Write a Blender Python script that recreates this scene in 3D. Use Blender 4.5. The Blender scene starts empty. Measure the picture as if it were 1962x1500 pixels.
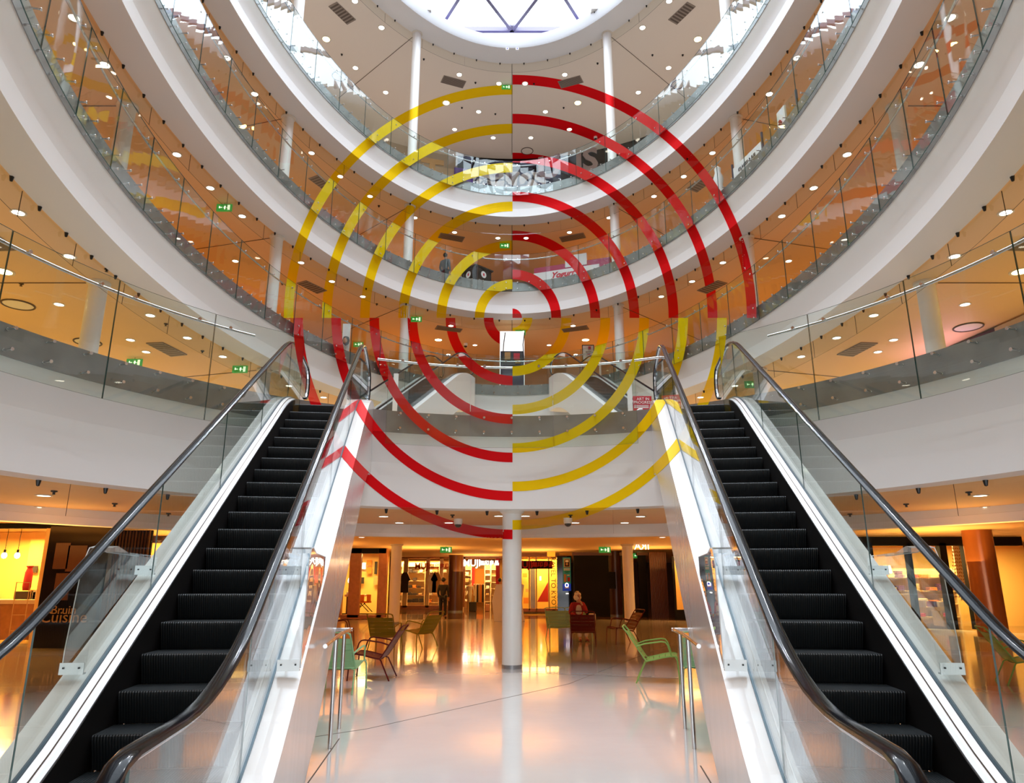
import bpy, bmesh, math, random
from mathutils import Vector, Matrix
from mathutils.bvhtree import BVHTree
random.seed(7)
sc = bpy.context.scene
COL = sc.collection
R = math.radians
# ------------------------------------------------------------------ camera
F, TH, H = 1365.0, R(15.0), 1.6
CT, ST = math.cos(TH), math.sin(TH)
cam = bpy.data.cameras.new('camera'); camo = bpy.data.objects.new('camera', cam); COL.objects.link(camo)
cam.sensor_fit = 'HORIZONTAL'; cam.sensor_width = 36.0; cam.lens = F / 1962.0 * 36.0
cam.clip_start = 0.05; cam.clip_end = 300
camo.location = (0, 0, H); camo.rotation_euler = (math.pi / 2 + TH, 0, 0)
sc.camera = camo
# ------------------------------------------------------------------ world, sky, exposure
w = bpy.data.worlds.new('world'); sc.world = w; w.use_nodes = True
nt = w.node_tree; bg = nt.nodes['Background']
bg.inputs[0].default_value = (0.83, 0.92, 1.0, 1); bg.inputs[1].default_value = 7.0
vs = sc.view_settings
vs.view_transform = 'Standard'; vs.look = 'None'; vs.exposure = 0.06; vs.gamma = 1.0; vs.use_curve_mapping = False
cy = sc.cycles
cy.max_bounces = 10; cy.diffuse_bounces = 5; cy.glossy_bounces = 4; cy.transmission_bounces = 4
cy.transparent_max_bounces = 32; cy.use_denoising = True; cy.caustics_reflective = False; cy.caustics_refractive = False
cy.sample_clamp_indirect = 5.0
WARM = (1.0, 0.50, 0.14)
def area(name, loc, size, energy, color, direction, spread=None):
    l = bpy.data.lights.new(name, 'AREA'); l.shape = 'RECTANGLE'; l.size, l.size_y = size
    l.energy = energy; l.color = color
    o = bpy.data.objects.new(name, l); COL.objects.link(o); o.location = loc
    o.rotation_euler = Vector(direction).to_track_quat('-Z', 'Y').to_euler()
    return o
po = area('skylight_portal', (0, 14.7, 27.0), (17, 28), 1, (1, 1, 1), (0, 0, -1)); po.data.cycles.is_portal = True
# ------------------------------------------------------------------ measuring: a pixel of the photograph on a known plane
def ray(px, py):
    a, b = (px - 981.0) / F, (750.0 - py) / F
    return Vector((a, CT - b * ST, ST + b * CT))
def atZ(px, py, Z):
    r = ray(px, py); return Vector((0, 0, H)) + r * ((Z - H) / r.z)
def atY(px, py, Y):
    r = ray(px, py); return Vector((0, 0, H)) + r * (Y / r.y)
# ------------------------------------------------------------------ materials
MATS = {}
def mat(name, col=(.8, .8, .8), rough=.5, metal=0.0, spec=.5, coat=0.0, emit=None, estr=0.0, bump=None, noise=None, coatr=.03, trans=0.0):
    m = bpy.data.materials.new(name); m.use_nodes = True; n = m.node_tree; b = n.nodes['Principled BSDF']
    b.inputs['Base Color'].default_value = (*col, 1); b.inputs['Roughness'].default_value = rough
    b.inputs['Metallic'].default_value = metal; b.inputs['Specular IOR Level'].default_value = spec
    b.inputs['Coat Weight'].default_value = coat; b.inputs['Coat Roughness'].default_value = coatr
    if emit: b.inputs['Emission Color'].default_value = (*emit, 1); b.inputs['Emission Strength'].default_value = estr
    tc = n.nodes.new('ShaderNodeTexCoord')
    if noise:   # (scale, amount) mottled colour
        t = n.nodes.new('ShaderNodeTexNoise'); t.inputs['Scale'].default_value = noise[0]; t.inputs['Detail'].default_value = 4
        n.links.new(tc.outputs['Object'], t.inputs['Vector'])
        mx = n.nodes.new('ShaderNodeMix'); mx.data_type = 'RGBA'
        mx.inputs[6].default_value = (*[max(0, c * (1 - noise[1])) for c in col], 1); mx.inputs[7].default_value = (*[min(1, c * (1 + noise[1])) for c in col], 1)
        n.links.new(t.outputs['Fac'], mx.inputs[0]); n.links.new(mx.outputs[2], b.inputs['Base Color'])
    if bump:    # (scale vector, strength)
        mp = n.nodes.new('ShaderNodeMapping'); mp.inputs['Scale'].default_value = bump[0]
        t = n.nodes.new('ShaderNodeTexNoise'); t.inputs['Scale'].default_value = 1.0
        n.links.new(tc.outputs['Object'], mp.inputs['Vector']); n.links.new(mp.outputs[0], t.inputs['Vector'])
        bp = n.nodes.new('ShaderNodeBump'); bp.inputs['Strength'].default_value = bump[1]; bp.inputs['Distance'].default_value = .02
        n.links.new(t.outputs['Fac'], bp.inputs['Height']); n.links.new(bp.outputs[0], b.inputs['Normal'])
    MATS[name] = m; return m
def glassmat(name, tint=(.93, .97, .95), refl=1.0, wave=0.0, ior=1.45):
    m = bpy.data.materials.new(name); m.use_nodes = True; n = m.node_tree
    for x in list(n.nodes): n.nodes.remove(x)
    o = n.nodes.new('ShaderNodeOutputMaterial'); tr = n.nodes.new('ShaderNodeBsdfTransparent'); gl = n.nodes.new('ShaderNodeBsdfGlossy')
    mx = n.nodes.new('ShaderNodeMixShader'); fr = n.nodes.new('ShaderNodeFresnel'); mu = n.nodes.new('ShaderNodeMath')
    tr.inputs[0].default_value = (*tint, 1); gl.inputs['Roughness'].default_value = 0.0; gl.inputs['Color'].default_value = (.95, .97, 1, 1)
    n.nodes.remove(fr); gg = n.nodes.new('ShaderNodeNewGeometry'); vm = n.nodes.new('ShaderNodeVectorMath'); vm.operation = 'DOT_PRODUCT'
    n.links.new(gg.outputs['Incoming'], vm.inputs[0]); n.links.new(gg.outputs['True Normal'], vm.inputs[1])
    def mth(op, a, bb=None):
        q = n.nodes.new('ShaderNodeMath'); q.operation = op; n.links.new(a, q.inputs[0])
        if bb is not None: q.inputs[1].default_value = bb
        return q.outputs[0]
    x = mth('ABSOLUTE', vm.outputs['Value']); q = n.nodes.new('ShaderNodeMath'); q.operation = 'SUBTRACT'; q.inputs[0].default_value = 1.0; n.links.new(x, q.inputs[1])
    x = mth('POWER', q.outputs[0], 5.0); x = mth('MULTIPLY', x, .955); x = mth('ADD', x, .045)
    mu.operation = 'MULTIPLY'; mu.inputs[1].default_value = refl; mu.use_clamp = True
    n.links.new(x, mu.inputs[0]); n.links.new(mu.outputs[0], mx.inputs[0])
    n.links.new(tr.outputs[0], mx.inputs[1]); n.links.new(gl.outputs[0], mx.inputs[2]); n.links.new(mx.outputs[0], o.inputs[0])
    if wave:
        g = n.nodes.new('ShaderNodeNewGeometry'); t = n.nodes.new('ShaderNodeTexNoise'); t.inputs['Scale'].default_value = 1.1; t.inputs['Detail'].default_value = 0.5
        bp = n.nodes.new('ShaderNodeBump'); bp.inputs['Strength'].default_value = wave; bp.inputs['Distance'].default_value = .05
        n.links.new(g.outputs['Position'], t.inputs['Vector']); n.links.new(t.outputs['Fac'], bp.inputs['Height'])
        n.links.new(bp.outputs[0], gl.inputs['Normal'])
    MATS[name] = m; return m
mat('white_paint', (.86, .86, .86), .45)
mat('white_lip', (.86, .86, .86), .4)
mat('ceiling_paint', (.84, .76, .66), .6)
mat('soffit_paint', (.76, .77, .76), .55)
mat('gallery_floor', (.38, .38, .38), .3)
mat('wall_warm', (.5, .42, .32), .6)
mat('steel', (.30, .30, .31), .38, .6, bump=((1, 1, 40), .08), noise=(2.5, .35))
mat('steel_rail', (.62, .62, .62), .2, 1.0)
mat('dark_metal', (.03, .03, .03), .35, .6)
mat('seam', (.10, .07, .05), .7)
mat('film_red', (.74, .002, .006), .6, spec=.12)
mat('film_yellow', (.95, .63, .0), .6, spec=.12)
mat('column_white', (.84, .83, .80), .3)
mat('deck_white', (.93, .93, .93), .22, coat=.4)
mat('deck_line', (.05, .09, .12), .3, .3)
mat('chrome', (.75, .76, .78), .12, 1.0)
mat('clad_steel', (.74, .75, .76), .2, .45, bump=((3, 3, .4), .25))
mat('clad_white', (.85, .85, .85), .3, coat=.3)
mat('rubber', (.003, .005, .009), .14, spec=.16)
mat('black', (.006, .005, .005), .6, spec=.15)
mat('black_gloss', (.01, .008, .008), .08)
mat('brown_dark', (.10, .035, .012), .3)
mat('copper', (.30, .11, .03), .22, .35)
mat('lamp', (1, 1, 1), .5, emit=(1, .86, .68), estr=9.0)
mat('lamp_bright', (1, 1, 1), .5, emit=(1, .72, .25), estr=25.0)
mat('bezel', (.75, .70, .62), .4)
mat('grille', (.30, .25, .21), .6, bump=((40, 2, 2), .4))
mat('exit_green', (.02, .25, .03), .5, emit=(.06, .5, .08), estr=.35)
mat('exit_white', (.8, 1, .8), .5, emit=(.8, 1, .7), estr=.8)
mat('glass_edge', (.03, .09, .08), .2)
glassmat('glass', refl=.8, wave=.12)
glassmat('glass_clear', refl=.9)
glassmat('glass_roof', tint=(.97, .98, 1), refl=.5)
glassmat('acrylic', tint=(.93, .95, .96), refl=1.6, wave=.3)
glassmat('glass_barrier', tint=(.93, .95, .93), refl=.9)
# ------------------------------------------------------------------ mesh builder
class MB:
    def __init__(s): s.v = []; s.f = []; s.m = []
    def add(s, vs_, fs, mi=0):
        o = len(s.v); s.v += [tuple(p) for p in vs_]; s.f += [tuple(i + o for i in f) for f in fs]; s.m += [mi] * len(fs); return s
    def box(s, c, d, rz=0.0, mi=0, rot=None):
        x, y, z = d[0] / 2, d[1] / 2, d[2] / 2
        mt = rot if rot is not None else Matrix.Rotation(rz, 3, 'Z')
        vs_ = [Vector(c) + mt @ Vector((a * x, b * y, e * z)) for a in (-1, 1) for b in (-1, 1) for e in (-1, 1)]
        return s.add(vs_, [(0, 1, 3, 2), (4, 6, 7, 5), (0, 4, 5, 1), (2, 3, 7, 6), (0, 2, 6, 4), (1, 5, 7, 3)], mi)
    def tube(s, pts, r, n=8, mi=0, cap=True, closed=False, flat=1.0):
        pts = [Vector(p) for p in pts]; N = len(pts); rs = r if isinstance(r, (list, tuple)) else [r] * N
        rings = []; up = None
        for i, p in enumerate(pts):
            if closed: t = pts[(i + 1) % N] - pts[i - 1]
            else: t = pts[min(i + 1, N - 1)] - pts[max(i - 1, 0)]
            t.normalize()
            ref = Vector((0, 0, 1)) if abs(t.z) < .95 else Vector((0, 1, 0))
            if up is not None and abs(up.dot(t)) < .95: ref = up
            x = t.cross(ref).normalized(); y = x.cross(t).normalized(); up = y
            rings.append([p + (x * math.cos(2 * math.pi * k / n) + y * flat * math.sin(2 * math.pi * k / n)) * rs[i] for k in range(n)])
        vs_ = [q for rg in rings for q in rg]; fs = []
        for i in range(N if closed else N - 1):
            j = (i + 1) % N
            for k in range(n):
                k2 = (k + 1) % n; fs.append((i * n + k, i * n + k2, j * n + k2, j * n + k))
        if cap and not closed: fs += [tuple(range(n)), tuple((N - 1) * n + k for k in range(n))[::-1]]
        return s.add(vs_, fs, mi)
    def lathe(s, prof, c=(0, 0, 0), n=24, mi=0):
        vs_ = []; fs = []
        for (r, z) in prof:
            vs_ += [(c[0] + r * math.cos(2 * math.pi * k / n), c[1] + r * math.sin(2 * math.pi * k / n), c[2] + z) for k in range(n)]
        for i in range(len(prof) - 1):
            for k in range(n):
                k2 = (k + 1) % n; fs.append((i * n + k, i * n + k2, (i + 1) * n + k2, (i + 1) * n + k))
        fs += [tuple(range(n))[::-1], tuple((len(prof) - 1) * n + k for k in range(n))]
        return s.add(vs_, fs, mi)
    def prism(s, poly, fn, a, b, mi=0):
        """poly: 2D outline, fn(p2, t) -> 3D, extruded from t=a to t=b"""
        n = len(poly); vs_ = [fn(p, a) for p in poly] + [fn(p, b) for p in poly]
        fs = [tuple(range(n)), tuple(range(n, 2 * n))[::-1]] + [(i, i + n, (i + 1) % n + n, (i + 1) % n) for i in range(n)]
        return s.add(vs_, fs, mi)
    def sweep(s, sects, mi=0, closed=False, loop=False):
        """sects: list of equally long point rows; loop closes each row, closed closes the run"""
        n = len(sects[0]); vs_ = [p for r_ in sects for p in r_]; fs = []; N = len(sects)
        for i in range(N if closed else N - 1):
            j = (i + 1) % N
            for k in range(n if loop else n - 1):
                k2 = (k + 1) % n; fs.append((i * n + k, j * n + k, j * n + k2, i * n + k2))
        if loop and not closed: fs += [tuple(range(n)), tuple((N - 1) * n + k for k in range(n))[::-1]]
        return s.add(vs_, fs, mi)
    def build(s, name, mats, parent=None, smooth=False, loc=(0, 0, 0), rz=0.0, bevel=0.0, fix=True):
        me = bpy.data.meshes.new(name); me.from_pydata(s.v, [], s.f)
        if isinstance(mats, str): mats = [mats]
        for m in mats: me.materials.append(MATS[m])
        me.polygons.foreach_set('material_index', s.m)
        if smooth: me.polygons.foreach_set('use_smooth', [True] * len(s.f))
        if fix:
            b = bmesh.new(); b.from_mesh(me); bmesh.ops.recalc_face_normals(b, faces=b.faces); b.to_mesh(me); b.free()
        me.update()
        if smooth:
            try: me.set_sharp_from_angle(angle=R(40))
            except Exception: pass
        o = bpy.data.objects.new(name, me); COL.objects.link(o); o.location = loc; o.rotation_euler = (0, 0, rz)
        if parent: o.parent = parent
        if bevel:
            bv = o.modifiers.new('bevel', 'BEVEL'); bv.width = bevel; bv.segments = 2; bv.limit_method = 'ANGLE'
        return o
def tag(o, label=None, cat=None, group=None, kind=None):
    if label: o['label'] = label
    if cat: o['category'] = cat
    if group: o['group'] = group
    if kind: o['kind'] = kind
    return o
def empty(name, loc=(0, 0, 0), rz=0.0, label=None, cat=None, group=None):
    o = bpy.data.objects.new(name, None); COL.objects.link(o); o.location = loc; o.rotation_euler = (0, 0, rz); o.empty_display_size = .1
    return tag(o, label, cat, group)
KIDS = {}
def dup(root, loc=None, rz=None, label=None, group=None):
    def cp(o, par):
        c = o.copy(); COL.objects.link(c)
        if par: c.parent = par
        for ch in o.children: cp(ch, c)
        return c
    c = cp(root, None)
    if loc is not None: c.location = loc
    if rz is not None: c.rotation_euler = (0, 0, rz)
    if label: c['label'] = label
    if group: c['group'] = group
    return c
def struct(mb, name, mats, parent=None, **k):
    o = mb.build(name, mats, parent, **k); o['kind'] = 'structure'; return o
def text(s_, size, mat_, name='lettering', parent=None, m=None, extrude=.004, align='CENTER', shear=0.0, sx=1.0, bold=0.0):
    c = bpy.data.curves.new(name, 'FONT'); c.body = s_; c.size = size; c.extrude = extrude; c.align_x = align; c.align_y = 'CENTER'; c.shear = shear; c.offset = bold; c.resolution_u = 3
    t = bpy.data.objects.new(name, c); COL.objects.link(t); bpy.context.view_layer.update()
    me = bpy.data.meshes.new_from_object(t.evaluated_get(bpy.context.evaluated_depsgraph_get()))
    bpy.data.objects.remove(t)
    me.transform(Matrix.Diagonal((sx, 1, 1, 1)))
    if m is not None: me.transform(m)
    me.materials.clear(); me.materials.append(MATS[mat_])
    o = bpy.data.objects.new(name, me); COL.objects.link(o)
    if parent: o.parent = parent
    return o
FACE = Matrix.Rotation(math.pi / 2, 4, 'X')      # stands text upright facing -Y
def facing(loc, rz=0.0): return Matrix.Translation(loc) @ Matrix.Rotation(rz, 4, 'Z') @ FACE
ART = []                                          # (object, kind) surfaces that carry the painted arcs
mat('roof_bar', (.20, .18, .27), .4, .1)
mat('ceiling_glow_tint', (.84, .56, .29), .6)  # white ceiling paint with the warm lamp glow put into its colour
mat('ring_paint', (.60, .60, .60), .5)
mat('ring_soffit', (.80, .80, .80), .5)
mat('violet', (.06, .04, .30), .3)
mat('bezel_dark', (.12, .09, .07), .6)

# added fill panel behind the camera, evening out the light in the hall
area('hall_fill', (0, -7.6, 1.6), (16, 2.8), 560, (.88, .94, 1), (0, 1, .12))
def spot(loc, target, e, ang, col=(.90, .95, 1), r=.15):
    l = bpy.data.lights.new('projector_lamp', 'SPOT'); l.energy = e; l.color = col; l.spot_size = R(ang); l.spot_blend = .8; l.shadow_soft_size = r
    o = bpy.data.objects.new('projector_lamp', l); COL.objects.link(o); o.location = loc; o.rotation_euler = (Vector(target) - Vector(loc)).to_track_quat('-Z', 'Y').to_euler()
# projectors of the roof ring, aimed down into the hall
for (x, y, tx, ty) in ((0, 27.6, 0, 11), (-4.6, 25.6, 1, 9), (4.6, 25.6, -1, 9), (-7.3, 18, 4, 8), (7.3, 18, -4, 8), (-7.5, 11, 3, 13), (7.5, 11, -3, 13), (0, 1.6, 0, 14), (-4.6, 3.6, -3, 13), (4.6, 3.6, 3, 13)):
    spot((x, y, 25.6), (tx, ty, 1.5), 1900, 50)
mat('trim_grey', (.55, .56, .58), .35, .3)
# ------------------------------------------------------------------ the oval atrium edge
class Oval:
    def __init__(s, a, b, yc, b2):
        N = 1440; s.p = []; s.s = [0.0]
        for i in range(N + 1):
            t = math.pi * i / N - math.pi / 2          # from the far point, clockwise half: angle from +Y towards +X
            an = math.pi * i / N
            x = a * math.sin(an); bb = b if an <= math.pi / 2 else b2; y = yc + bb * math.cos(an)
            nx, ny = math.sin(an) / a, math.cos(an) / bb; l = math.hypot(nx, ny)
            s.p.append((x, y, nx / l, ny / l))
            if i: s.s.append(s.s[-1] + math.hypot(x - s.p[-2][0], y - s.p[-2][1]))
        s.L = s.s[-1]
    def at(s, q, n=0.0, z=0.0):
        """point at arc length q from the far point (+ right, - left), pushed outward by n"""
        a = abs(q); sg = 1 if q >= 0 else -1
        a = min(a, s.L - 1e-6); lo = int(a / s.L * 1440); 
        while s.s[lo] > a: lo -= 1
        while s.s[lo + 1] < a: lo += 1
        k = (a - s.s[lo]) / (s.s[lo + 1] - s.s[lo]); p, r_ = s.p[lo], s.p[lo + 1]
        x, y, nx, ny = [p[i] * (1 - k) + r_[i] * k for i in range(4)]
        return Vector((sg * (x + nx * n), y + ny * n, z))
    def nrm(s, q):
        a = s.at(q, 0); b = s.at(q, 1); return (b - a).normalized()
    def qs(s, N=180): return [-s.L + 2 * s.L * i / N for i in range(N)]
def solve(z, nz=0): pass
UP = Oval(7.85, 13.6, 14.7, 13.6)
LOW = Oval(7.0, 7.6, 6.6, 11.0)
OV = {1: LOW, 2: UP, 3: UP, 4: UP, 5: UP}
TOP = {1: 4.85, 2: 9.40, 3: 13.97, 4: 18.52}          # top of the steel strip of each gallery
LIPB = {1: 3.0, 2: 8.02, 3: 12.59, 4: 17.14, 5: 25.97}
ORD = {1: 'first', 2: 'second', 3: 'third', 4: 'fourth', 5: 'roof'}
NOUT = {1: 8.0, 2: 8.0, 3: 8.0, 4: 9.3}
def qx(ov, prof, N=200): return [[ov.at(q, n, z) for (n, z) in prof] for q in ov.qs(N)]
for L in (1, 2, 3, 4, 5):
    ov = OV[L]; zb = LIPB[L]; mb = MB()
    if L < 5:
        T = TOP[L]; zl = T - 1.0
        prof = [(0, zb), (0, zl)]
        mb.sweep(qx(ov, prof), 0, closed=True)
        mb.sweep(qx(ov, [(0, zl), (-.02, zl + .12), (-.06, zl + .27), (-.11, zl + .42), (-.15, T - .43)]), 0, closed=True)
        mb.sweep(qx(ov, [(0, zb), (.75 if L > 1 else .45, zb), (.75 if L > 1 else .45, zb + .03)]), 1, closed=True)
    else:
        mb.sweep(qx(ov, [(0, zb), (-.05, zb + .1), (-.05, zb + .62), (.6, zb + .62)]), 0, closed=True)
        mb.sweep(qx(ov, [(0, zb), (1.05, zb), (1.05, zb + .03)]), 1, closed=True)
    o = struct(mb, 'trim_%d' % L, ['white_lip', 'soffit_paint'] if L < 5 else ['ring_paint', 'ring_soffit'], smooth=True)
    o['label'] = 'white curved slab edge of the %s oval level' % ORD[L]
    ART.append((o, 'face'))
    if L < 5:
        st = MB().sweep(qx(ov, [(-.15, T - .43), (-.165, T - .43), (-.165, T), (-.05, T), (-.05, T - .1)]), 0, closed=True)
        fl = MB().sweep(qx(ov, [(-.05, T - .1), (NOUT[L] + (8 if L == 1 else 0), T - .1)]), 0, closed=True)
        so = struct(st, 'trim_%d' % (L + 5), 'steel', smooth=True); so['label'] = 'brushed steel strip along the %s gallery floor edge' % ORD[L]
        fo = struct(fl, 'floor', 'gallery_floor'); fo['label'] = 'floor of the %s gallery' % ORD[L]
        ART.append((so, 'face'))
# gallery ceilings (ceiling over gallery L hangs at the level of the lip above)
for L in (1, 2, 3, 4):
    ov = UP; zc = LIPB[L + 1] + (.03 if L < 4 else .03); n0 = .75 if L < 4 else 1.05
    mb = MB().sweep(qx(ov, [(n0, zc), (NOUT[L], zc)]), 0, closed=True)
    o = struct(mb, 'ceiling', 'ceiling_paint' if L == 4 else 'ceiling_glow_tint'); o['label'] = 'ceiling over the %s gallery' % ORD[L]
    ART.append((o, 'face'))
    wl = MB().sweep(qx(ov, [(NOUT[L], TOP[L] - .1), (NOUT[L], zc)]), 0, closed=True)
    wo = struct(wl, 'wall_outer', 'wall_warm'); wo['label'] = 'outer shop wall of the %s gallery' % ORD[L]
# ground level: ceiling outside the first oval, bulkhead, farther ceiling, floor, walls
def boxring(ov, n, z, X=21.0, Y0=-7.0, Y1=56.0):
    return None
def rect_pt(q, ov, z, X=22.0, Y0=-8.0, Y1=58.0):
    p = ov.at(q, 0, z); c = Vector((0, 8.0, z)); d = (p - c)
    k = min(((X if d.x > 0 else -X) / d.x) if abs(d.x) > 1e-6 else 1e9, ((Y1 - 8) if d.y > 0 else (Y0 - 8)) / d.y if abs(d.y) > 1e-6 else 1e9)
    return c + d * k
g = MB()
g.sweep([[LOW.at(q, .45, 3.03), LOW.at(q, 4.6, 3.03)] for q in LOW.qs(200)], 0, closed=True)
o = struct(g, 'ceiling', 'ceiling_glow_tint'); o['label'] = 'low ceiling around the oval above the ground floor'; ART.append((o, 'face'))
g = MB()
g.sweep([[LOW.at(q, 4.6, 3.03), LOW.at(q, 4.6, 2.72), LOW.at(q, 4.9, 2.72), LOW.at(q, 4.9, 3.12)] for q in LOW.qs(200)], 0, closed=True)
o = struct(g, 'trim_11', 'white_paint', smooth=True); o['label'] = 'white curved bulkhead under the ground floor ceiling'; ART.append((o, 'face'))
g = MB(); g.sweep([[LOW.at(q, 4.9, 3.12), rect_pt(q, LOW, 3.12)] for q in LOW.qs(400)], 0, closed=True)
o = struct(g, 'ceiling', 'ceiling_glow_tint'); o['label'] = 'ceiling over the shops at the back of the ground floor'
g = MB(); g.sweep([[LOW.at(q, -.05, 4.75), rect_pt(q, LOW, 4.74)] for q in LOW.qs(400)], 0, closed=True)
# floor: white resin with a darker stone zone at the back
fm = bpy.data.materials.new('resin_floor'); fm.use_nodes = True; n = fm.node_tree; b = n.nodes['Principled BSDF']
g2 = n.nodes.new('ShaderNodeNewGeometry'); nz = n.nodes.new('ShaderNodeTexNoise'); nz.inputs['Scale'].default_value = .7; nz.inputs['Detail'].default_value = 6
cr = n.nodes.new('ShaderNodeValToRGB'); cr.color_ramp.elements[0].color = (.62, .62, .61, 1); cr.color_ramp.elements[1].color = (.76, .76, .75, 1)
n.links.new(g2.outputs['Position'], nz.inputs['Vector']); n.links.new(nz.outputs['Fac'], cr.inputs['Fac']); n.links.new(cr.outputs['Color'], b.inputs['Base Color'])
b.inputs['Roughness'].default_value = .13; b.inputs['Specular IOR Level'].default_value = .75; b.inputs['Coat Weight'].default_value = .6; b.inputs['Coat Roughness'].default_value = .06
bp = n.nodes.new('ShaderNodeBump'); n2 = n.nodes.new('ShaderNodeTexNoise'); n2.inputs['Scale'].default_value = 2.2; bp.inputs['Strength'].default_value = .06; bp.inputs['Distance'].default_value = .02
n.links.new(g2.outputs['Position'], n2.inputs['Vector']); n.links.new(n2.outputs['Fac'], bp.inputs['Height']); n.links.new(bp.outputs[0], b.inputs['Normal']); n.links.new(bp.outputs[0], b.inputs['Coat Normal'])
MATS['resin_floor'] = fm
mat('stone_floor', (.16, .085, .045), .12, coat=.6, noise=(1.5, .25))
def disc_floor():
    m = MB(); pts = []
    for i in range(72):
        a = 2 * math.pi * i / 72; pts.append((19.5 * math.sin(a), 14.3 + 19.5 * math.cos(a), 0))
    m.add(pts, [tuple(range(72))], 0)
    out = []
    for x, y, z in pts:
        d = Vector((x, y - 14.3, 0)); k = min(22 / abs(d.x) if abs(d.x) > 1e-6 else 1e9, (43.7 if d.y > 0 else 22.3) / abs(d.y) if abs(d.y) > 1e-6 else 1e9); out.append((d.x * k, 14.3 + d.y * k, 0))
    m.add(pts + out, [(i, (i + 1) % 72, (i + 1) % 72 + 72, i + 72) for i in range(72)], 1)
    return m
o = struct(disc_floor(), 'floor', ['resin_floor', 'stone_floor']); o['label'] = 'glossy white resin ground floor with dark stone around it'
for nm, c, d in (('wall_left', (-22.1, 25, 1.7), (.2, 66, 3.4)), ('wall_right', (22.1, 25, 1.7), (.2, 66, 3.4)), ('wall_back', (0, 58.1, 1.7), (44, .2, 3.4)), ('wall_front', (0, -8.1, 1.7), (44, .2, 3.4))):
    o = struct(MB().box(c, d), nm, 'brown_dark')
# fine expansion joints in the resin floor
def joint(a, c, wd=.012):
    A, C_ = Vector(a), Vector(c); d = C_ - A; m = MB().box(((A + C_) / 2) + Vector((0, 0, .001)), (d.length, wd, .002), rz=math.atan2(d.y, d.x)); o = struct(m, 'trim_12', 'seam'); o['label'] = 'thin dark joint in the white floor'
for (p1, p2) in (((705, 1396), (1090, 1310)), ((1090, 1310), (1290, 1232)), ((600, 1412), (705, 1396)), ((590, 1500), (650, 1415)), ((1020, 1290), (1300, 1300)), ((1342, 1467), (1362, 1500)), ((400, 1345), (455, 1357))):
    joint(atZ(*p1, 0), atZ(*p2, 0), .012)
# ------------------------------------------------------------------ radial seams in the ceilings
COLS = [(4.37, 27.4), (-4.37, 27.4), (7.75, 21.4), (-7.75, 21.4), (9.2, 14.7), (-9.2, 14.7), (7.75, 8.0), (-7.75, 8.0), (4.37, 2.0), (-4.37, 2.0)]
for L in (1, 2, 3, 4):
    zc = LIPB[L + 1] + .02
    for (cx, cyy) in COLS[:8]:
        d = Vector((cx / 7.85 ** 2, (cyy - 14.7) / 13.6 ** 2, 0)).normalized()
        a = Vector((cx, cyy, zc)); e = a + d * 6.5; m_ = (a + e) / 2
        struct(MB().box(m_, (6.5, .02, .012), rz=math.atan2(d.y, d.x)), 'trim_13', 'seam')['label'] = 'thin seam running across a gallery ceiling'
    struct(MB().box((0, 28.3 + (1.1 if L == 4 else .8) + 3.8, zc), (.02, 7.6, .012)), 'trim_13', 'seam')['label'] = 'thin seam running across a gallery ceiling'
# ------------------------------------------------------------------ columns
def column_thing(x, y, z0, z1, r, m, label, ring=True, group=None):
    t = empty('column', (x, y, z0), label=label, cat='column', group=group)
    c = MB().lathe([(r, 0), (r, z1 - z0)], n=40).build('shaft', m, t, smooth=True)
    MB().lathe([(r + .006, 0), (r + .006, .07)], n=40).build('base_ring', 'steel', t, smooth=True)
    if ring: MB().lathe([(r, z1 - z0 - .09), (r + .05, z1 - z0 - .05), (r + .05, z1 - z0)], n=40).build('collar', 'bezel' if m == 'column_white' else m, t, smooth=True)
    return t, c
side = {0: 'right of the far centre', 1: 'left of the far centre', 2: 'right side', 3: 'left side', 4: 'near right side', 5: 'near left side'}
for L in (1, 2, 3, 4):
    for i, (x, y) in enumerate(COLS[:6]):
        t, c = column_thing(x, y, TOP[L] - .1, LIPB[L + 1] + .03, .195, 'column_white', 'slim white round column on the %s gallery, %s of the oval' % (ORD[L], side[i]), group='slim white gallery columns')
        ART.append((c, 'face'))
t, c = column_thing(0, 14.68, 0, 3.03, .195, 'column_white', 'white round column standing alone in the middle of the ground floor'); ART.append((c, 'face'))
t, c = column_thing(-4.74, 29.97, 0, 3.12, .22, 'column_white', 'white round column behind the mustard chairs, left of the middle column')
t, c = column_thing(4.74, 29.97, 0, 3.12, .22, 'column_white', 'white round column behind the dark red chair, right of the middle column')
p = atZ(872, 1172, 0); column_thing(p.x, p.y, 0, 3.12, .42, 'brown_dark', 'thick dark brown column beside the lit clothes shop sign', ring=False)
p = atZ(1905, 1225, 0); column_thing(p.x, p.y, 0, 3.12, .40, 'copper', 'thick copper brown column at the right by the patterned curtain', ring=False)
p = atZ(1182, 1180, 0); column_thing(p.x, p.y, 0, 3.12, .36, 'brown_dark', 'dark brown column between two black shop fronts', ring=False)
# ------------------------------------------------------------------ glass balustrades
so_me = MB().lathe([(.024, -.012), (.027, -.006), (.027, 0.0), (.014, 0.0), (.014, .135), (.02, .135), (.02, .14)], n=10)
def mesh_of(mb, name, m):
    o = mb.build(name, m, smooth=True); me = o.data; bpy.data.objects.remove(o); return me
so_mesh = mesh_of(so_me, 'standoff', 'steel_rail')
kn_mesh = mesh_of(MB().lathe([(.026, -.012), (.03, -.006), (.03, .0), (.013, .0), (.013, .085)], n=10), 'rail_knob', 'steel_rail')
def keep(o, p): 
    o.parent = p; o.matrix_parent_inverse = (Matrix.Translation(p.location) @ Matrix.Rotation(p.rotation_euler[2], 4, 'Z')).inverted()
    return o
def inst(me, name, loc, axis, par):
    o = bpy.data.objects.new(name, me); COL.objects.link(o); o.parent = par; o.location = loc
    o.rotation_euler = Vector(axis).to_track_quat('Z', 'Y').to_euler(); return o
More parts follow.
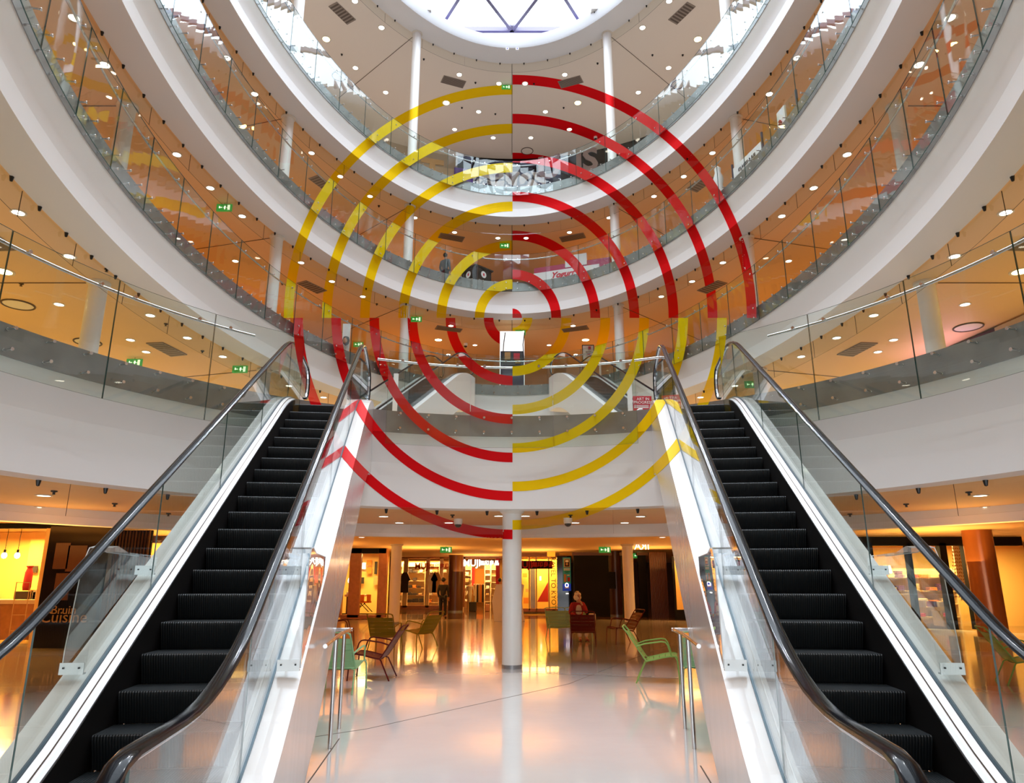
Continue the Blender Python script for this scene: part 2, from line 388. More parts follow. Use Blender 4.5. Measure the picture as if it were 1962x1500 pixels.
GLASSPOLY = []
for L in (1, 2, 3, 4):
    ov = OV[L]; T = TOP[L]; zt = T + (1.17 if L == 1 else 1.2); zb = T - (.68 if L == 1 else .5)
    wd = 1.74 if L == 1 else 1.57
    root = empty('glass_balustrade', (0, ov.at(0, -.3).y, T - .1), label='curved glass balustrade with steel handrail around the %s gallery' % ORD[L], cat='balustrade')
    npan = int((ov.L * (.80 if L > 1 else .52)) / wd)
    rail = []
    starts = [(-.5 + k) * wd for k in range(-npan, npan + 2)] if L == 1 else [k * wd for k in range(-npan, npan + 1)]
    for q0 in starts:
        q1 = q0 + wd - .012
        xc = ov.at((q0 + q1) / 2).x
        if L == 1 and 2.7 < abs(xc) < 4.6: continue
        pm = MB(); n0, n1 = -.312, -.294
        qs = [q0 + (q1 - q0) * i / 4 for i in range(5)]
        F_ = [[ov.at(q, n0, z) for z in (zb, zt)] for q in qs]; B_ = [[ov.at(q, n1, z) for z in (zb, zt)] for q in qs]
        pm.sweep(F_, 0); pm.sweep(B_, 0)
        pm.add([F_[0][0], F_[0][1], B_[0][1], B_[0][0]], [(0, 1, 2, 3)], 1); pm.add([F_[4][0], F_[4][1], B_[4][1], B_[4][0]], [(0, 1, 2, 3)], 1)
        pm.sweep([[F_[i][1], B_[i][1]] for i in range(5)], 1); pm.sweep([[F_[i][0], B_[i][0]] for i in range(5)], 1)
        po_ = keep(pm.build('glass_panel', ['glass', 'glass_edge'], smooth=False), root)
        for i in range(4): GLASSPOLY.append([F_[i][0], F_[i + 1][0], F_[i + 1][1], F_[i][1]])
        qc = (q0 + q1) / 2; dq = wd / 3
        for k in (-1, 0, 1):
            for zz in (T - .075, T - .36):
                q = qc + k * dq; inst(so_mesh, 'standoff', ov.at(q, -.315, zz), ov.nrm(q), po_)
        for k in (-1, 1):
            q = qc + k * dq; inst(kn_mesh, 'rail_knob', ov.at(q, -.315, T + 1.0), ov.nrm(q), po_)
    qe0, qe1 = starts[0], starts[-1] + wd; n_ = int((qe1 - qe0) / .35)
    pts = [ov.at(qe0 + (qe1 - qe0) * i / n_, -.225, T + 1.0) for i in range(n_ + 1)]
    runs = [pts] if L > 1 else [[p for p in pts if p.x < -4.35 and p.y < 13], [p for p in pts if abs(p.x) < 2.95 and p.y > 5], [p for p in pts if p.x > 4.35 and p.y < 13]]
    for run_ in runs: keep(MB().tube(run_, .024, 10).build('handrail', 'steel_rail', smooth=True), root)
# ------------------------------------------------------------------ hanging glass smoke barriers
clip_mesh = mesh_of(MB().lathe([(.035, 0), (.035, -.03), (.022, -.10), (0.001, -.11)], n=8), 'clip', 'dark_metal')
for L in (1, 2, 3, 4, 5):
    ov = OV[L]; zc = LIPB[L] + .02; n0 = .80 if L > 1 else .5
    if L == 5: n0 = 1.1
    wd = 1.9; h_ = .48
    root = empty('smoke_barrier', (0, ov.at(0, n0).y, zc), label='strip of clear glass smoke barrier hanging behind the %s slab edge' % ORD[L], cat='smoke barrier')
    npan = int(ov.L * (.8 if L > 1 else .5) / wd)
    for k in range(-npan, npan):
        q0 = k * wd; q1 = q0 + wd - .012; qs = [q0 + (q1 - q0) * i / 4 for i in range(5)]
        pm = MB().sweep([[ov.at(q, n0, zc), ov.at(q, n0, zc - h_)] for q in qs], 0)
        pm.sweep([[ov.at(q, n0 - .006, zc - h_), ov.at(q, n0 + .006, zc - h_)] for q in qs], 1)
        pm.sweep([[ov.at(q0, n0 - .008, zc), ov.at(q0, n0 + .008, zc)], [ov.at(q0, n0 - .008, zc - h_), ov.at(q0, n0 + .008, zc - h_)]], 1)
        keep(pm.build('glass_panel', ['glass_barrier', 'seam']), root)
        for f_ in (.25, .75):
            o = bpy.data.objects.new('clip', clip_mesh); COL.objects.link(o); o.location = ov.at(q0 + wd * f_, n0 - .06, zc); keep(o, root)
# ------------------------------------------------------------------ skylight over the oval
zsk = LIPB[5] + 1.35
N0 = atZ(982, 57, zsk)
def sk(x, y): return Vector((x, y, zsk))
rows = []
yy = N0.y; 
node = {}
dx, dy = 3.55, 3.1
for j in range(0, 11):
    for i in range(-4, 5):
        node[(i, j)] = sk((i + (.5 if j % 2 else 0)) * dx * (1 if j else 1.0), yy - j * dy)
roof = empty('skylight', (0, 14.7, zsk), label='glazed skylight with triangulated steel frame over the oval', cat='skylight')
fr_ = []
for (i, j), p in node.items():
    for q in ((i + 1, j), (i, j + 1), (i - 1 if j % 2 == 0 else i + 1, j + 1)):
        if q in node: fr_.append((p, node[q]))
nodes_m = MB()
for a, e in fr_:
    d = (e - a); m = MB().box((a + e) / 2, (d.length, .15, .25), rot=d.to_track_quat('X', 'Z').to_matrix())
    keep(m.build('frame_bar', 'roof_bar' if 'roof_bar' in MATS else 'white_paint'), roof)
gp = MB().add([(-17, -2, zsk + .12), (17, -2, zsk + .12), (17, 31.5, zsk + .12), (-17, 31.5, zsk + .12)], [(0, 1, 2, 3)])
keep(gp.build('roof_glazing', 'glass_roof'), roof)
# curb wall behind the frame, violet film
cb = MB().sweep(qx(UP, [(.6, LIPB[5] + .62), (.9, zsk)]), 0, closed=True)
struct(cb, 'trim_14', 'violet')['label'] = 'violet blue curb between the roof ring and the skylight'
# roof slab around the opening so that no sky shows past the ring
rs = MB().sweep(qx(UP, [(.9, zsk), (9.6, zsk)]), 0, closed=True)
struct(rs, 'ceiling', 'white_paint')['label'] = 'flat roof slab around the skylight'
# ------------------------------------------------------------------ escalators
def wprof(s0, z0, s1, z1, w, r=.9, lo=3.2, hi=15.2, lvl0=None, lvl1=None):
    """side profile (s, z): level, incline, level, with rounded bends; w is the height over the nose line"""
    sl = (z1 - z0) / (s1 - s0); zi = lambda s: z0 + sl * (s - s0) + w
    a0 = lvl0 if lvl0 is not None else z0 + w; a1 = lvl1 if lvl1 is not None else z1 + w
    sb = s0 + (a0 - z0 - w) / sl; st = s0 + (a1 - z0 - w) / sl
    pts = [(lo, a0)]
    for i in range(9):
        t = i / 8; s = sb - r + 2 * r * t; pts.append((s, a0 + sl * (max(0, s - sb + r)) ** 2 / (4 * r)))
    for i in range(1, 12):
        s = sb + r + (st - r - sb - r) * i / 12; pts.append((s, zi(s)))
    for i in range(9):
        t = i / 8; s = st - r + 2 * r * t; pts.append((s, a1 - sl * (st + r - s) ** 2 / (4 * r)))
    pts.append((hi, a1)); return pts
def interp(pr, s):
    for (a, za), (b_, zb) in zip(pr, pr[1:]):
        if a <= s <= b_: return za + (zb - za) * (s - a) / (b_ - a + 1e-9)
    return pr[0][1] if s < pr[0][0] else pr[-1][1]
def escalator(m, rz, s0, z0, s1, z1, uc, lo, hi, label, guards=True, art_sides=(), hw=.52, off=(0, 0, 0), white_clad=False, grp=None, railw=1.28, rl0=1.0, rl1=6.0, deckw=.28):
    """m mirrors the plan; (u, s, z) are sideways, along and up. uc: middle of the steps"""
    root = empty('escalator', off, rz, label=label, cat='escalator', group=grp)
    base = Matrix.Identity(4)
    U = lambda u: m * u
    sl = (z1 - z0) / (s1 - s0)
    arts = []
    # steps
    n_ = int((s1 - s0) / .4) + 3
    sm = MB()
    prof = [(0, 0), (.4, 0), (.4, -.02), (.02, -.02), (.0, -.05), (.05, -.12), (.09, -.23), (.07, -.23), (-.02, -.06)]
    prof = [(0, 0), (.395, 0), (.395, -.24), (.075, -.24), (.03, -.12), (-.005, -.035), (-.008, -.01)]
    sm.prism(prof, lambda p, t: Vector((t, p[0], p[1])), -hw, hw)
    me = mesh_of(sm, 'step', 'step_black')
    k0 = (6.19 - s0) % .4 if guards else .1
    k = 0
    while True:
        s = s0 - .8 + k0 + .4 * k; k += 1
        if s > s1 + .4: break
        z = z0 + sl * (s - s0); z = min(max(z, z0), z1)
        o = bpy.data.objects.new('step', me); COL.objects.link(o); o.parent = root; o.location = (U(uc), s, z)
    # comb plates
    cm = MB().box((U(uc), s1 + .85, z1 - .02), (2 * hw, 1.0, .05)); cm.build('landing_plate', 'steel', root)
    cm = MB().box((U(uc), s0 - 1.6, z0 + .0), (2 * hw + .3, 1.4, .02)); cm.build('landing_plate', 'steel', root)
    gu = .645
    for sd in (-1, 1):                                  # sd -1: the outer (wall) balustrade of the left escalator
        u_in, u_gl, u_out = uc + sd * (hw + .01), uc + sd * gu, uc + sd * (gu + .205)
        P = wprof(s0, z0, s1, z1, deckw, lo=lo, hi=hi, lvl0=z0 + .16, lvl1=z1 + .22)
        Pi = wprof(s0, z0, s1, z1, .22, lo=lo, hi=hi, lvl0=z0 + .12, lvl1=z1 + .18)
        Pb = wprof(s0, z0, s1, z1, -.30, lo=lo, hi=hi, lvl0=z0 - .25, lvl1=z1 - .3)
        # skirt (dark) below, chrome lip, white inner deck
        sk_ = MB().sweep([[Vector((U(u_in), s, interp(Pb, s))), Vector((U(u_in), s, z))] for s, z in Pi])
        sk_.build('skirt', 'black', root, smooth=False)
        lp = MB().sweep([[Vector((U(u_in), s, z - .012)), Vector((U(u_in), s, z + .012)), Vector((U(u_in + sd * .03), s, z + .022)), Vector((U(u_in + sd * .035), s, z + .01))] for s, z in Pi], loop=True)
        lp.build('skirt_trim', 'trim_grey', root)
        dk = MB().sweep([[Vector((U(u_in + sd * .03), s, z + .012)), Vector((U(u_gl - sd * .012), s, interp(P, s)))] for s, z in Pi])
        dk.build('inner_deck', 'deck_white', root)
        ln = MB().sweep([[Vector((U(u_in + sd * .048), s, z + .034)), Vector((U(u_in + sd * .053), s, z + .044))] for s, z in Pi]); ln.build('deck_seam', 'seam', root)
        ch = MB().sweep([[Vector((U(u_gl - sd * .014), s, z - .01)), Vector((U(u_gl - sd * .014), s, z + .014)), Vector((U(u_gl + sd * .014), s, z + .014)), Vector((U(u_gl + sd * .014), s, z - .01))] for s, z in P], loop=True)
        ch.build('glass_channel', 'deck_line', root)
        od = MB().sweep([[Vector((U(u_gl + sd * .012), s, z)), Vector((U(u_gl + sd * .08), s, z + .0)), Vector((U(u_out), s, z - .012))] for s, z in P])
        oo = od.build('outer_deck', 'deck_white', root)
        if sd in art_sides: arts.append((oo, 'face'))
        # side cladding
        tb = -1.1
        cl = MB().sweep([[Vector((U(u_out), s, z - .012)), Vector((U(u_out), s, max(interp(P, s) - deckw + tb, min(0.0, z0) if z0 < 1 else z0 - .9)))] for s, z in P])
        cc = cl.build('side_cladding', 'clad_white' if white_clad else 'clad_steel', root)
        if sd in art_sides: arts.append((cc, 'face'))
        # glass
        Rp = wprof(s0, z0, s1, z1, railw, lo=lo, hi=hi, lvl0=rl0, lvl1=rl1, r=.75)
        sb, se = lo, hi; ss = [lo + (hi - lo) * i / 60 for i in range(61)]
        nseg = 6 if guards else 3; step_ = (hi - lo) / nseg
        for k in range(nseg):
            a, b_ = lo + k * step_ + .004, lo + (k + 1) * step_ - .004
            q = [a + (b_ - a) * i / 12 for i in range(13)]
            pm = MB().sweep([[Vector((U(u_gl + t_), s, interp(P, s))) , Vector((U(u_gl + t_), s, interp(Rp, s) - .02))] for s in q for t_ in (-.006,)], 0)
            pm.sweep([[Vector((U(u_gl + .006), s, interp(P, s))), Vector((U(u_gl + .006), s, interp(Rp, s) - .02))] for s in q], 0)
            pm.sweep([[Vector((U(u_gl - .006), s, interp(P, s))), Vector((U(u_gl - .006), s, interp(Rp, s) - .02)), ] if e == 0 else [Vector((U(u_gl + .006), s, interp(P, s))), Vector((U(u_gl + .006), s, interp(Rp, s) - .02))] for s in (a,) for e in (0, 1)], 1)
            go = pm.build('balustrade_glass', ['glass_clear', 'glass_edge'], root)
            if sd in art_sides: arts.append((go, 'glass'))
        # handrail loop
        ra = []
        rr = .34
        def circ(cs, cz, a0, a1, n=9): return [(cs + rr * math.sin(a0 + (a1 - a0) * i / n), cz + rr * math.cos(a0 + (a1 - a0) * i / n)) for i in range(n + 1)]
        top = [(s, z) for s, z in Rp]
        path = circ(lo, rl0 - rr, -math.pi, 0)[:-1] + top + circ(hi, rl1 - rr, 0, math.pi)[1:]
        sects = []
        for i, (s, z) in enumerate(path):
            a_ = path[max(i - 1, 0)]; b_ = path[min(i + 1, len(path) - 1)]; t = Vector((0, b_[0] - a_[0], b_[1] - a_[1])).normalized(); nn = Vector((0, -t.z, t.y)); sx = Vector((1, 0, 0))
            c = Vector((U(u_gl), s, z)); row = []
            for (x, y) in ((-.034, -.016), (-.042, -.004), (-.04, .012), (-.028, .021), (0, .024), (.028, .021), (.04, .012), (.042, -.004), (.034, -.016)): row.append(c + sx * x + nn * y)
            sects.append(row)
        MB().sweep(sects, loop=True).build('handrail', 'rubber', root, smooth=True)
        hs = []
        for i, (s, z) in enumerate(path):
            a_ = path[max(i - 1, 0)]; b_ = path[min(i + 1, len(path) - 1)]; t = Vector((0, b_[0] - a_[0], b_[1] - a_[1])).normalized(); nn = Vector((0, -t.z, t.y)); sx = Vector((1, 0, 0)); c = Vector((U(u_gl), s, z))
            hs.append([c + sx * x + nn * y for x, y in ((-.018, -.017), (-.018, -.03), (.018, -.03), (.018, -.017))])
        MB().sweep(hs, loop=True).build('handrail_guide', 'chrome', root)
        if guards:
            u0, u1 = u_gl + sd * .03, u_out - sd * .01
            a, b_, c_, d_ = 5.92, 6.0, 6.42, 7.15
            zt = 1.86
            pl = [(a, interp(P, a) + .05), (a + .0, interp(P, a) + .2), (b_, zt - .12), (b_ + .08, zt), (b_ + .2, zt + .02), (c_, zt - .02), (d_, interp(P, d_) + .2), (d_, interp(P, d_) + .02)]
            gd = MB().sweep([[Vector((U(u0), s, z)), Vector((U(u1), s, z))] for s, z in pl])
            g0 = empty('climb_guard', (0, 0, 0)); g0.parent = root
            gd.build('bent_sheet', 'acrylic', g0)
            MB().add([Vector((U(u1), s, z)) for s, z in pl], [tuple(range(len(pl)))]).build('side_sheet', 'acrylic', g0)
            eg = MB().tube([Vector((U(u1), s, z)) for s, z in pl[:-1]], .004, 6); eg.build('sheet_edge', 'acrylic_edge', g0)
            for s in (a, d_):
                br = MB().box((U((u0 + u1) / 2), s - .02, interp(P, s) + .04), (abs(u1 - u0), .05, .012)).box((U((u0 + u1) / 2), s - .04, interp(P, s) + .075), (abs(u1 - u0), .012, .08))
                bo = br.build('bracket', 'acrylic_edge', g0)
                MB().box((U(u0 + sd * .03), s - .05, interp(P, s) + .08), (.012, .012, .012)).box((U(u1 - sd * .03), s - .05, interp(P, s) + .08), (.012, .012, .012)).build('screw', 'dark_metal', bo)
    # truss underside
    P = wprof(s0, z0, s1, z1, deckw, lo=lo, hi=hi, lvl0=z0 + .16, lvl1=z1 + .22)
    us = MB().sweep([[Vector((U(uc - gu - .2), s, max(z - deckw - 1.1, min(0.0, z0) + .005 if z0 < 1 else z0 - .9))), Vector((U(uc + gu + .2), s, max(z - deckw - 1.1, min(0.0, z0) + .005 if z0 < 1 else z0 - .9)))] for s, z in P])
    us.build('underside', 'clad_white', root)
    ART.extend(arts)
    return root
mb_ = mat('step_black', (.012, .015, .017), .38, .2)
n = mb_.node_tree; b = n.nodes['Principled BSDF']; tc = n.nodes.new('ShaderNodeTexCoord'); wv = n.nodes.new('ShaderNodeTexWave'); wv.bands_direction = 'X'; wv.inputs['Scale'].default_value = 16; bp = n.nodes.new('ShaderNodeBump'); bp.inputs['Strength'].default_value = .35; bp.inputs['Distance'].default_value = .01
n.links.new(tc.outputs['Object'], wv.inputs['Vector']); n.links.new(wv.outputs['Fac'], bp.inputs['Height']); n.links.new(bp.outputs[0], b.inputs['Normal'])
mat('acrylic_edge', (.80, .84, .86), .15, .2)
AL = R(8.12)
escalator(1, AL, 4.806, 0, 13.03, 4.75, -1.615, 3.0, 14.9, 'tall black stepped escalator rising on the left side of the hall', art_sides=(1,))
escalator(-1, -AL, 4.806, 0, 13.03, 4.75, -1.615, 3.0, 14.9, 'tall black stepped escalator rising on the right side of the hall', art_sides=(1,))
# the pair behind, from the first gallery to the second
for sg in (1, -1):
    hd = R(16); top = Vector((-2.6 * sg, 26.6, 0)); d = Vector((math.sin(hd) * sg, math.cos(hd), 0)); run = 4.55 / math.tan(R(30))
    org = top - d * (run + 5.0)
    escalator(sg, -hd * sg, 5.0, 4.75, 5.0 + run, 9.3, 0, 3.9, 5.0 + run + 1.1, 'far %s escalator rising from the first gallery to the second' % ('left' if sg > 0 else 'right'), guards=False, off=(org.x, org.y, 0), white_clad=True, railw=1.05, rl0=5.75, rl1=10.35)
# ------------------------------------------------------------------ added fill panels over the gallery floors, facing up to light the ceilings
FILLC = {1: ((1.0, .60, .16), 78), 2: ((1.0, .38, .05), 60), 3: ((1.0, .42, .08), 52), 4: ((1.0, .76, .62), 75)}
for L in (1, 2, 3, 4):
    ov = UP; n_ = 14
    for i in range(n_):
        q = -ov.L + 2 * ov.L * (i + .5) / n_
        p = ov.at(q, NOUT[L] - 2.6, TOP[L] + .1); d = -ov.nrm(q); d.z = 6.0
        col, e = FILLC[L]
        area('gallery_fill', p, (4.0, 2.2), e, col, d)
# recessed downlights, measured on their own ceilings
def downlight_proto(r, m):
    t = empty('downlight', (0, 0, 0))
    MB().lathe([(r * 1.35, 0), (r * 1.35, -.012), (r * 1.02, -.012), (r, -.004)], n=20).build('bezel', 'bezel', t, smooth=True)
    MB().lathe([(r, -.002), (r * .98, -.008), (.001, -.010)], n=20).build('lens', m, t, smooth=True)
    return t
proto_s = {}
def downlight(p, r, m, label, group):
    key = (r, m)
    if key not in proto_s: t = proto_s[key] = downlight_proto(r, m); tag(t, label, 'ceiling light', group); t.location = p; return t
    src = proto_s[key]; t = bpy.data.objects.new('downlight', None); COL.objects.link(t); t.location = p; t.empty_display_size = .1; tag(t, label, 'ceiling light', group)
    for ch in (c for c in DLK[key]): c = ch.copy(); COL.objects.link(c); c.parent = t
    return t
DLK = {}
_dl = downlight
def downlight(p, r, m, label, group):
    key = (r, m)
    if key not in proto_s:
        t = _dl(p, r, m, label, group); DLK[key] = list(t.children); return t
    return _dl(p, r, m, label, group)
DL = {4: [(680, 2), (731, 53), (681, 130), (739, 177), (880, 143), (956, 160), (917, 214), (871, 248), (945, 264)],
      3: [(435, 111), (488, 180), (597, 293), (652, 338), (709, 376), (795, 417), (871, 445), (954, 456)],
      2: [(142, 34), (201, 124), (339, 296), (403, 360), (464, 414), (451, 500), (577, 503), (636, 539), (695, 568), (864, 624), (910, 661), (859, 679)],
      1: [(35, 407), (133, 491), (113, 583), (250, 651), (288, 604), (280, 674), (359, 647), (427, 683), (554, 739), (620, 761), (512, 713)],
      0: [(84, 949), (72, 971), (29, 981), (144, 993), (735, 989), (765, 1001), (956, 988), (693, 1029), (155, 996), (860, 1001)]}
BIG = {4: [(625, 75), (855, 197)], 3: [], 2: [(840, 651)], 1: [(7, 520)], 0: []}
CEILZ = {4: LIPB[5] + .03, 3: LIPB[4] + .03, 2: LIPB[3] + .03, 1: LIPB[2] + .03, 0: 3.03}
nm = {4: 'highest', 3: 'third gallery', 2: 'second gallery', 1: 'first gallery', 0: 'ground floor'}
for L, pts in DL.items():
    for (px, py) in pts:
        p = atZ(px, py, (CEILZ[L] if py < 1020 else 3.12) - .001)
        for sgn in (1, -1): downlight((p.x * sgn, p.y, p.z), .10 if L < 4 else .12, 'lamp', 'small round recessed lamp glowing in the %s ceiling' % nm[L], 'recessed lamps in the %s ceiling' % nm[L])
for L, pts in BIG.items():
    for (px, py) in pts:
        p = atZ(px, py, CEILZ[L] - .001)
        for sgn in (1, -1):
            where = ' near the column' if (L == 4 and px < 700) else ''
            downlight((p.x * sgn, p.y, p.z), .16, 'lamp_bright', 'bright golden spotlight in the %s ceiling%s, %s half' % (nm[L], where, 'left' if p.x * sgn < 0 else 'right'), 'bright golden spotlights')
# dark ventilation grilles
GR = {4: [[(850.7, 144), (893.3, 155.5), (886.7, 168.5), (844, 157.3)], [(629.3, 12), (645.3, 3.2), (681.9, 37.3), (665.3, 46.7)]],
      3: [[(844, 445.5), (890.7, 454), (885.3, 463.3), (839.2, 454.8)], [(590.7, 341.3), (609.3, 334.7), (645.9, 360), (627, 368)]],
      2: [[(838, 623), (886, 630), (882, 636), (833, 630)], [(568, 541.9), (586.7, 536.8), (626.7, 556), (608, 561.9)]],
      1: [[(280, 656.5), (312, 655.2), (358.7, 678.7), (328, 681.9)], [(-30, 447), (0, 453), (32, 478), (-5, 479)]]}
for L, lst in GR.items():
    for k, qd in enumerate(lst):
        P4 = [atZ(x, y, CEILZ[L]) for x, y in qd]
        for sgn in (1, -1):
            pts = [Vector((p.x * sgn, p.y, p.z)) for p in P4]; c = sum(pts, Vector()) / 4
            t = empty('ceiling_grille', c, 0, '%s ventilation grille %s in the %s ceiling, %s half' % ('grey brown', 'nearer the middle' if k == 0 else 'out to the side', nm[L], 'left' if c.x < 0 else 'right'), 'vent', 'ventilation grilles in the ceilings')
            loc = [p - c for p in pts]
            m = MB(); m.add([p + Vector((0, 0, -.002)) for p in loc] + [p + Vector((0, 0, -.03)) for p in loc], [(0, 1, 2, 3), (4, 5, 6, 7), (0, 1, 5, 4), (1, 2, 6, 5), (2, 3, 7, 6), (3, 0, 4, 7)])
            m.build('frame', 'grille', t)
            a, b_, c_, d_ = [p * .94 for p in loc]; m = MB()
            for i in range(7):
                f0, f1 = (i + .2) / 7, (i + .75) / 7
                v4 = [a.lerp(d_, f0), b_.lerp(c_, f0), b_.lerp(c_, f1), a.lerp(d_, f1)]
                m.add([p + Vector((0, 0, -.034)) for p in v4], [(0, 1, 2, 3)])
            m.build('blades', 'bezel_dark', t)

# green exit signs
def exit_sign(p, w_=.42, rz=0.0, label=''):
    t = empty('exit_sign', p, rz, label, 'exit sign', 'green exit signs')
    MB().box((0, 0, -.16), (w_, .05, w_ * .5)).build('case', 'exit_green', t)
    m = MB().box((-w_ * .22, -.027, -.16), (w_ * .2, .004, w_ * .06)).box((-w_ * .3, -.027, -.15), (w_ * .07, .004, w_ * .16)).box((w_ * .05, -.027, -.13), (.05, .004, .05)).box((w_ * .05, -.027, -.18), (.035, .004, .09), ).box((w_ * .09, -.027, -.165), (.12, .004, .02)).box((w_ * .30, -.027, -.16), (w_ * .16, .004, w_ * .36))
    m.build('pictogram', 'exit_white', t)
    MB().tube([(0, 0, 0), (0, 0, -.06)], .008, 6).build('hanger', 'dark_metal', t)
for (px, py, L, lab) in ((970, 162, 4, 'in the highest ceiling at the centre'), (967, 465, 3, 'in the third gallery ceiling at the centre'), (798, 605, 2, 'by the white column at the second gallery'), (997, 631, 2, 'beside the tall white panel'), (431, 389, 2, 'high on the left of the second gallery'),
                         (259, 685, 1, 'at the far left of the first gallery'), (461, 698, 1, 'above the left escalator'), (687, 654, 2, 'between two left escalator handrails'), (1439, 728, 1, 'behind the glass of the right escalator'), (855, 1034, 0, 'over the clothes shop on the ground floor'), (1158, 1034, 0, 'over the black shop front'), (1222, 1061, 0, 'lower, over the dark slatted wall')):
    Z = CEILZ[L] if L else 3.10; p = atZ(px, py, Z)
    if L == 0: p = atY(px, py, 31 if py < 1050 else 38); p.z = 3.1 
    exit_sign(p, .46 if L else .5, 0, 'green lit exit sign ' + lab)
# round ceiling hatches
for (px, py, L) in ((650, 146, 4), (1010, 289, 4), (1300, 161, 4), (35, 583, 1), (168, 655, 1), (1855, 626, 1), (570, 107, 4)):
    p = atZ(px, py, CEILZ[L]); pts = [(.34 * math.cos(a), .34 * math.sin(a), -.012) for a in [2 * math.pi * i / 32 for i in range(32)]]
    t = empty('ceiling_speaker', p, 0, 'round flush ceiling speaker in the %s ceiling, %s' % (nm[L], 'left half' if px < 981 else 'right half'), 'ceiling speaker', 'round ceiling speakers')
    MB().tube(pts, .022, 8, closed=True).build('rim', 'seam', t, smooth=True); MB().lathe([(.32, -.001), (.32, -.012), (.001, -.014)], n=32).build('grille', 'ceiling_paint', t)
# smoke detectors and sprinklers
for (px, py, L) in ((505, 208, 4), (949, 218, 4), (885, 206, 4), (655, 104, 4), (1080, 206, 4), (1308, 105, 4), (812, 113, 4), (1145, 121, 4), (911, 158, 4), (1023, 160, 4), (552, 345, 3), (726, 394, 3), (1250, 105, 4), (541, 543, 2), (722, 582, 2), (41, 543, 1), (205, 515, 1), (318, 620, 1), (388, 672, 1), (104, 940, 0), (220, 964, 0), (106, 982, 0), (323, 983, 0), (1856, 942, 0), (1736, 965, 0), (1810, 983, 0), (1628, 984, 0), (867, 986, 0), (1093, 986, 0)):
    p = atZ(px, py, CEILZ[L])
    o = MB().lathe([(.05, 0), (.05, -.02), (.02, -.03), (.02, -.06), (.035, -.065), (.001, -.07)], n=12).build('sprinkler', 'dark_metal', smooth=True, loc=p)
    tag(o, 'tiny dark sprinkler head on the %s ceiling' % nm[L], 'sprinkler', 'sprinkler heads on the %s ceiling' % nm[L])
# dome cameras
def dome(px, py, Z, lab):
    p = atZ(px, py, Z); t = empty('security_camera', p, 0, lab, 'security camera')
    MB().lathe([(.10, 0), (.10, -.10), (.085, -.13)], n=24).build('housing', 'white_paint', t, smooth=True)
    MB().lathe([(.08, -.125), (.075, -.16), (.05, -.19), (.001, -.205)], n=24).build('dome', 'black_gloss', t, smooth=True)
dome(878, 994, 3.03, 'grey dome security camera under the ground floor ceiling by the red arc')
dome(892, 658, CEILZ[2], 'small dome security camera inside the red arcs at the second gallery')
dome(1141, 262, CEILZ[4], 'white dome security camera on a red arc in the highest ceiling')
dome(1088, 992, 3.03, 'small pale dome fitting under the ground floor ceiling right of the column')
# projector boxes and floodlights on the roof ring
for i, (px, py, lab) in enumerate(((971, 77, 'in the middle'), (820, 20, 'on the left'), (1139, 18, 'on the right'))):
    p = atZ(px, py, LIPB[5] + .62)
    t = empty('ring_projector', p, 0, 'pale grey box lamp sitting on the roof ring, the one ' + lab, 'box lamp', 'box lamps on the roof ring')
    MB().box((0, 0, .02), (.32, .3, .26)).build('housing', 'column_white', t, bevel=.01); MB().lathe([(.02, -.12), (.03, -.2), (.001, -.21)], n=10).build('lens', 'dark_metal', t)
for px in (972, 991):
    p = atY(px, 95, 28.15); t = empty('floodlight', p, 0, 'small white floodlight with dark lens under the roof ring, %s of the pair' % ('left' if px < 980 else 'right'), 'floodlight', 'pair of small floodlights')
    MB().box((0, 0, 0), (.14, .12, .12)).build('housing', 'white_paint', t, bevel=.01); MB().box((0, -.062, .01), (.07, .01, .06)).build('lens', 'violet', t)
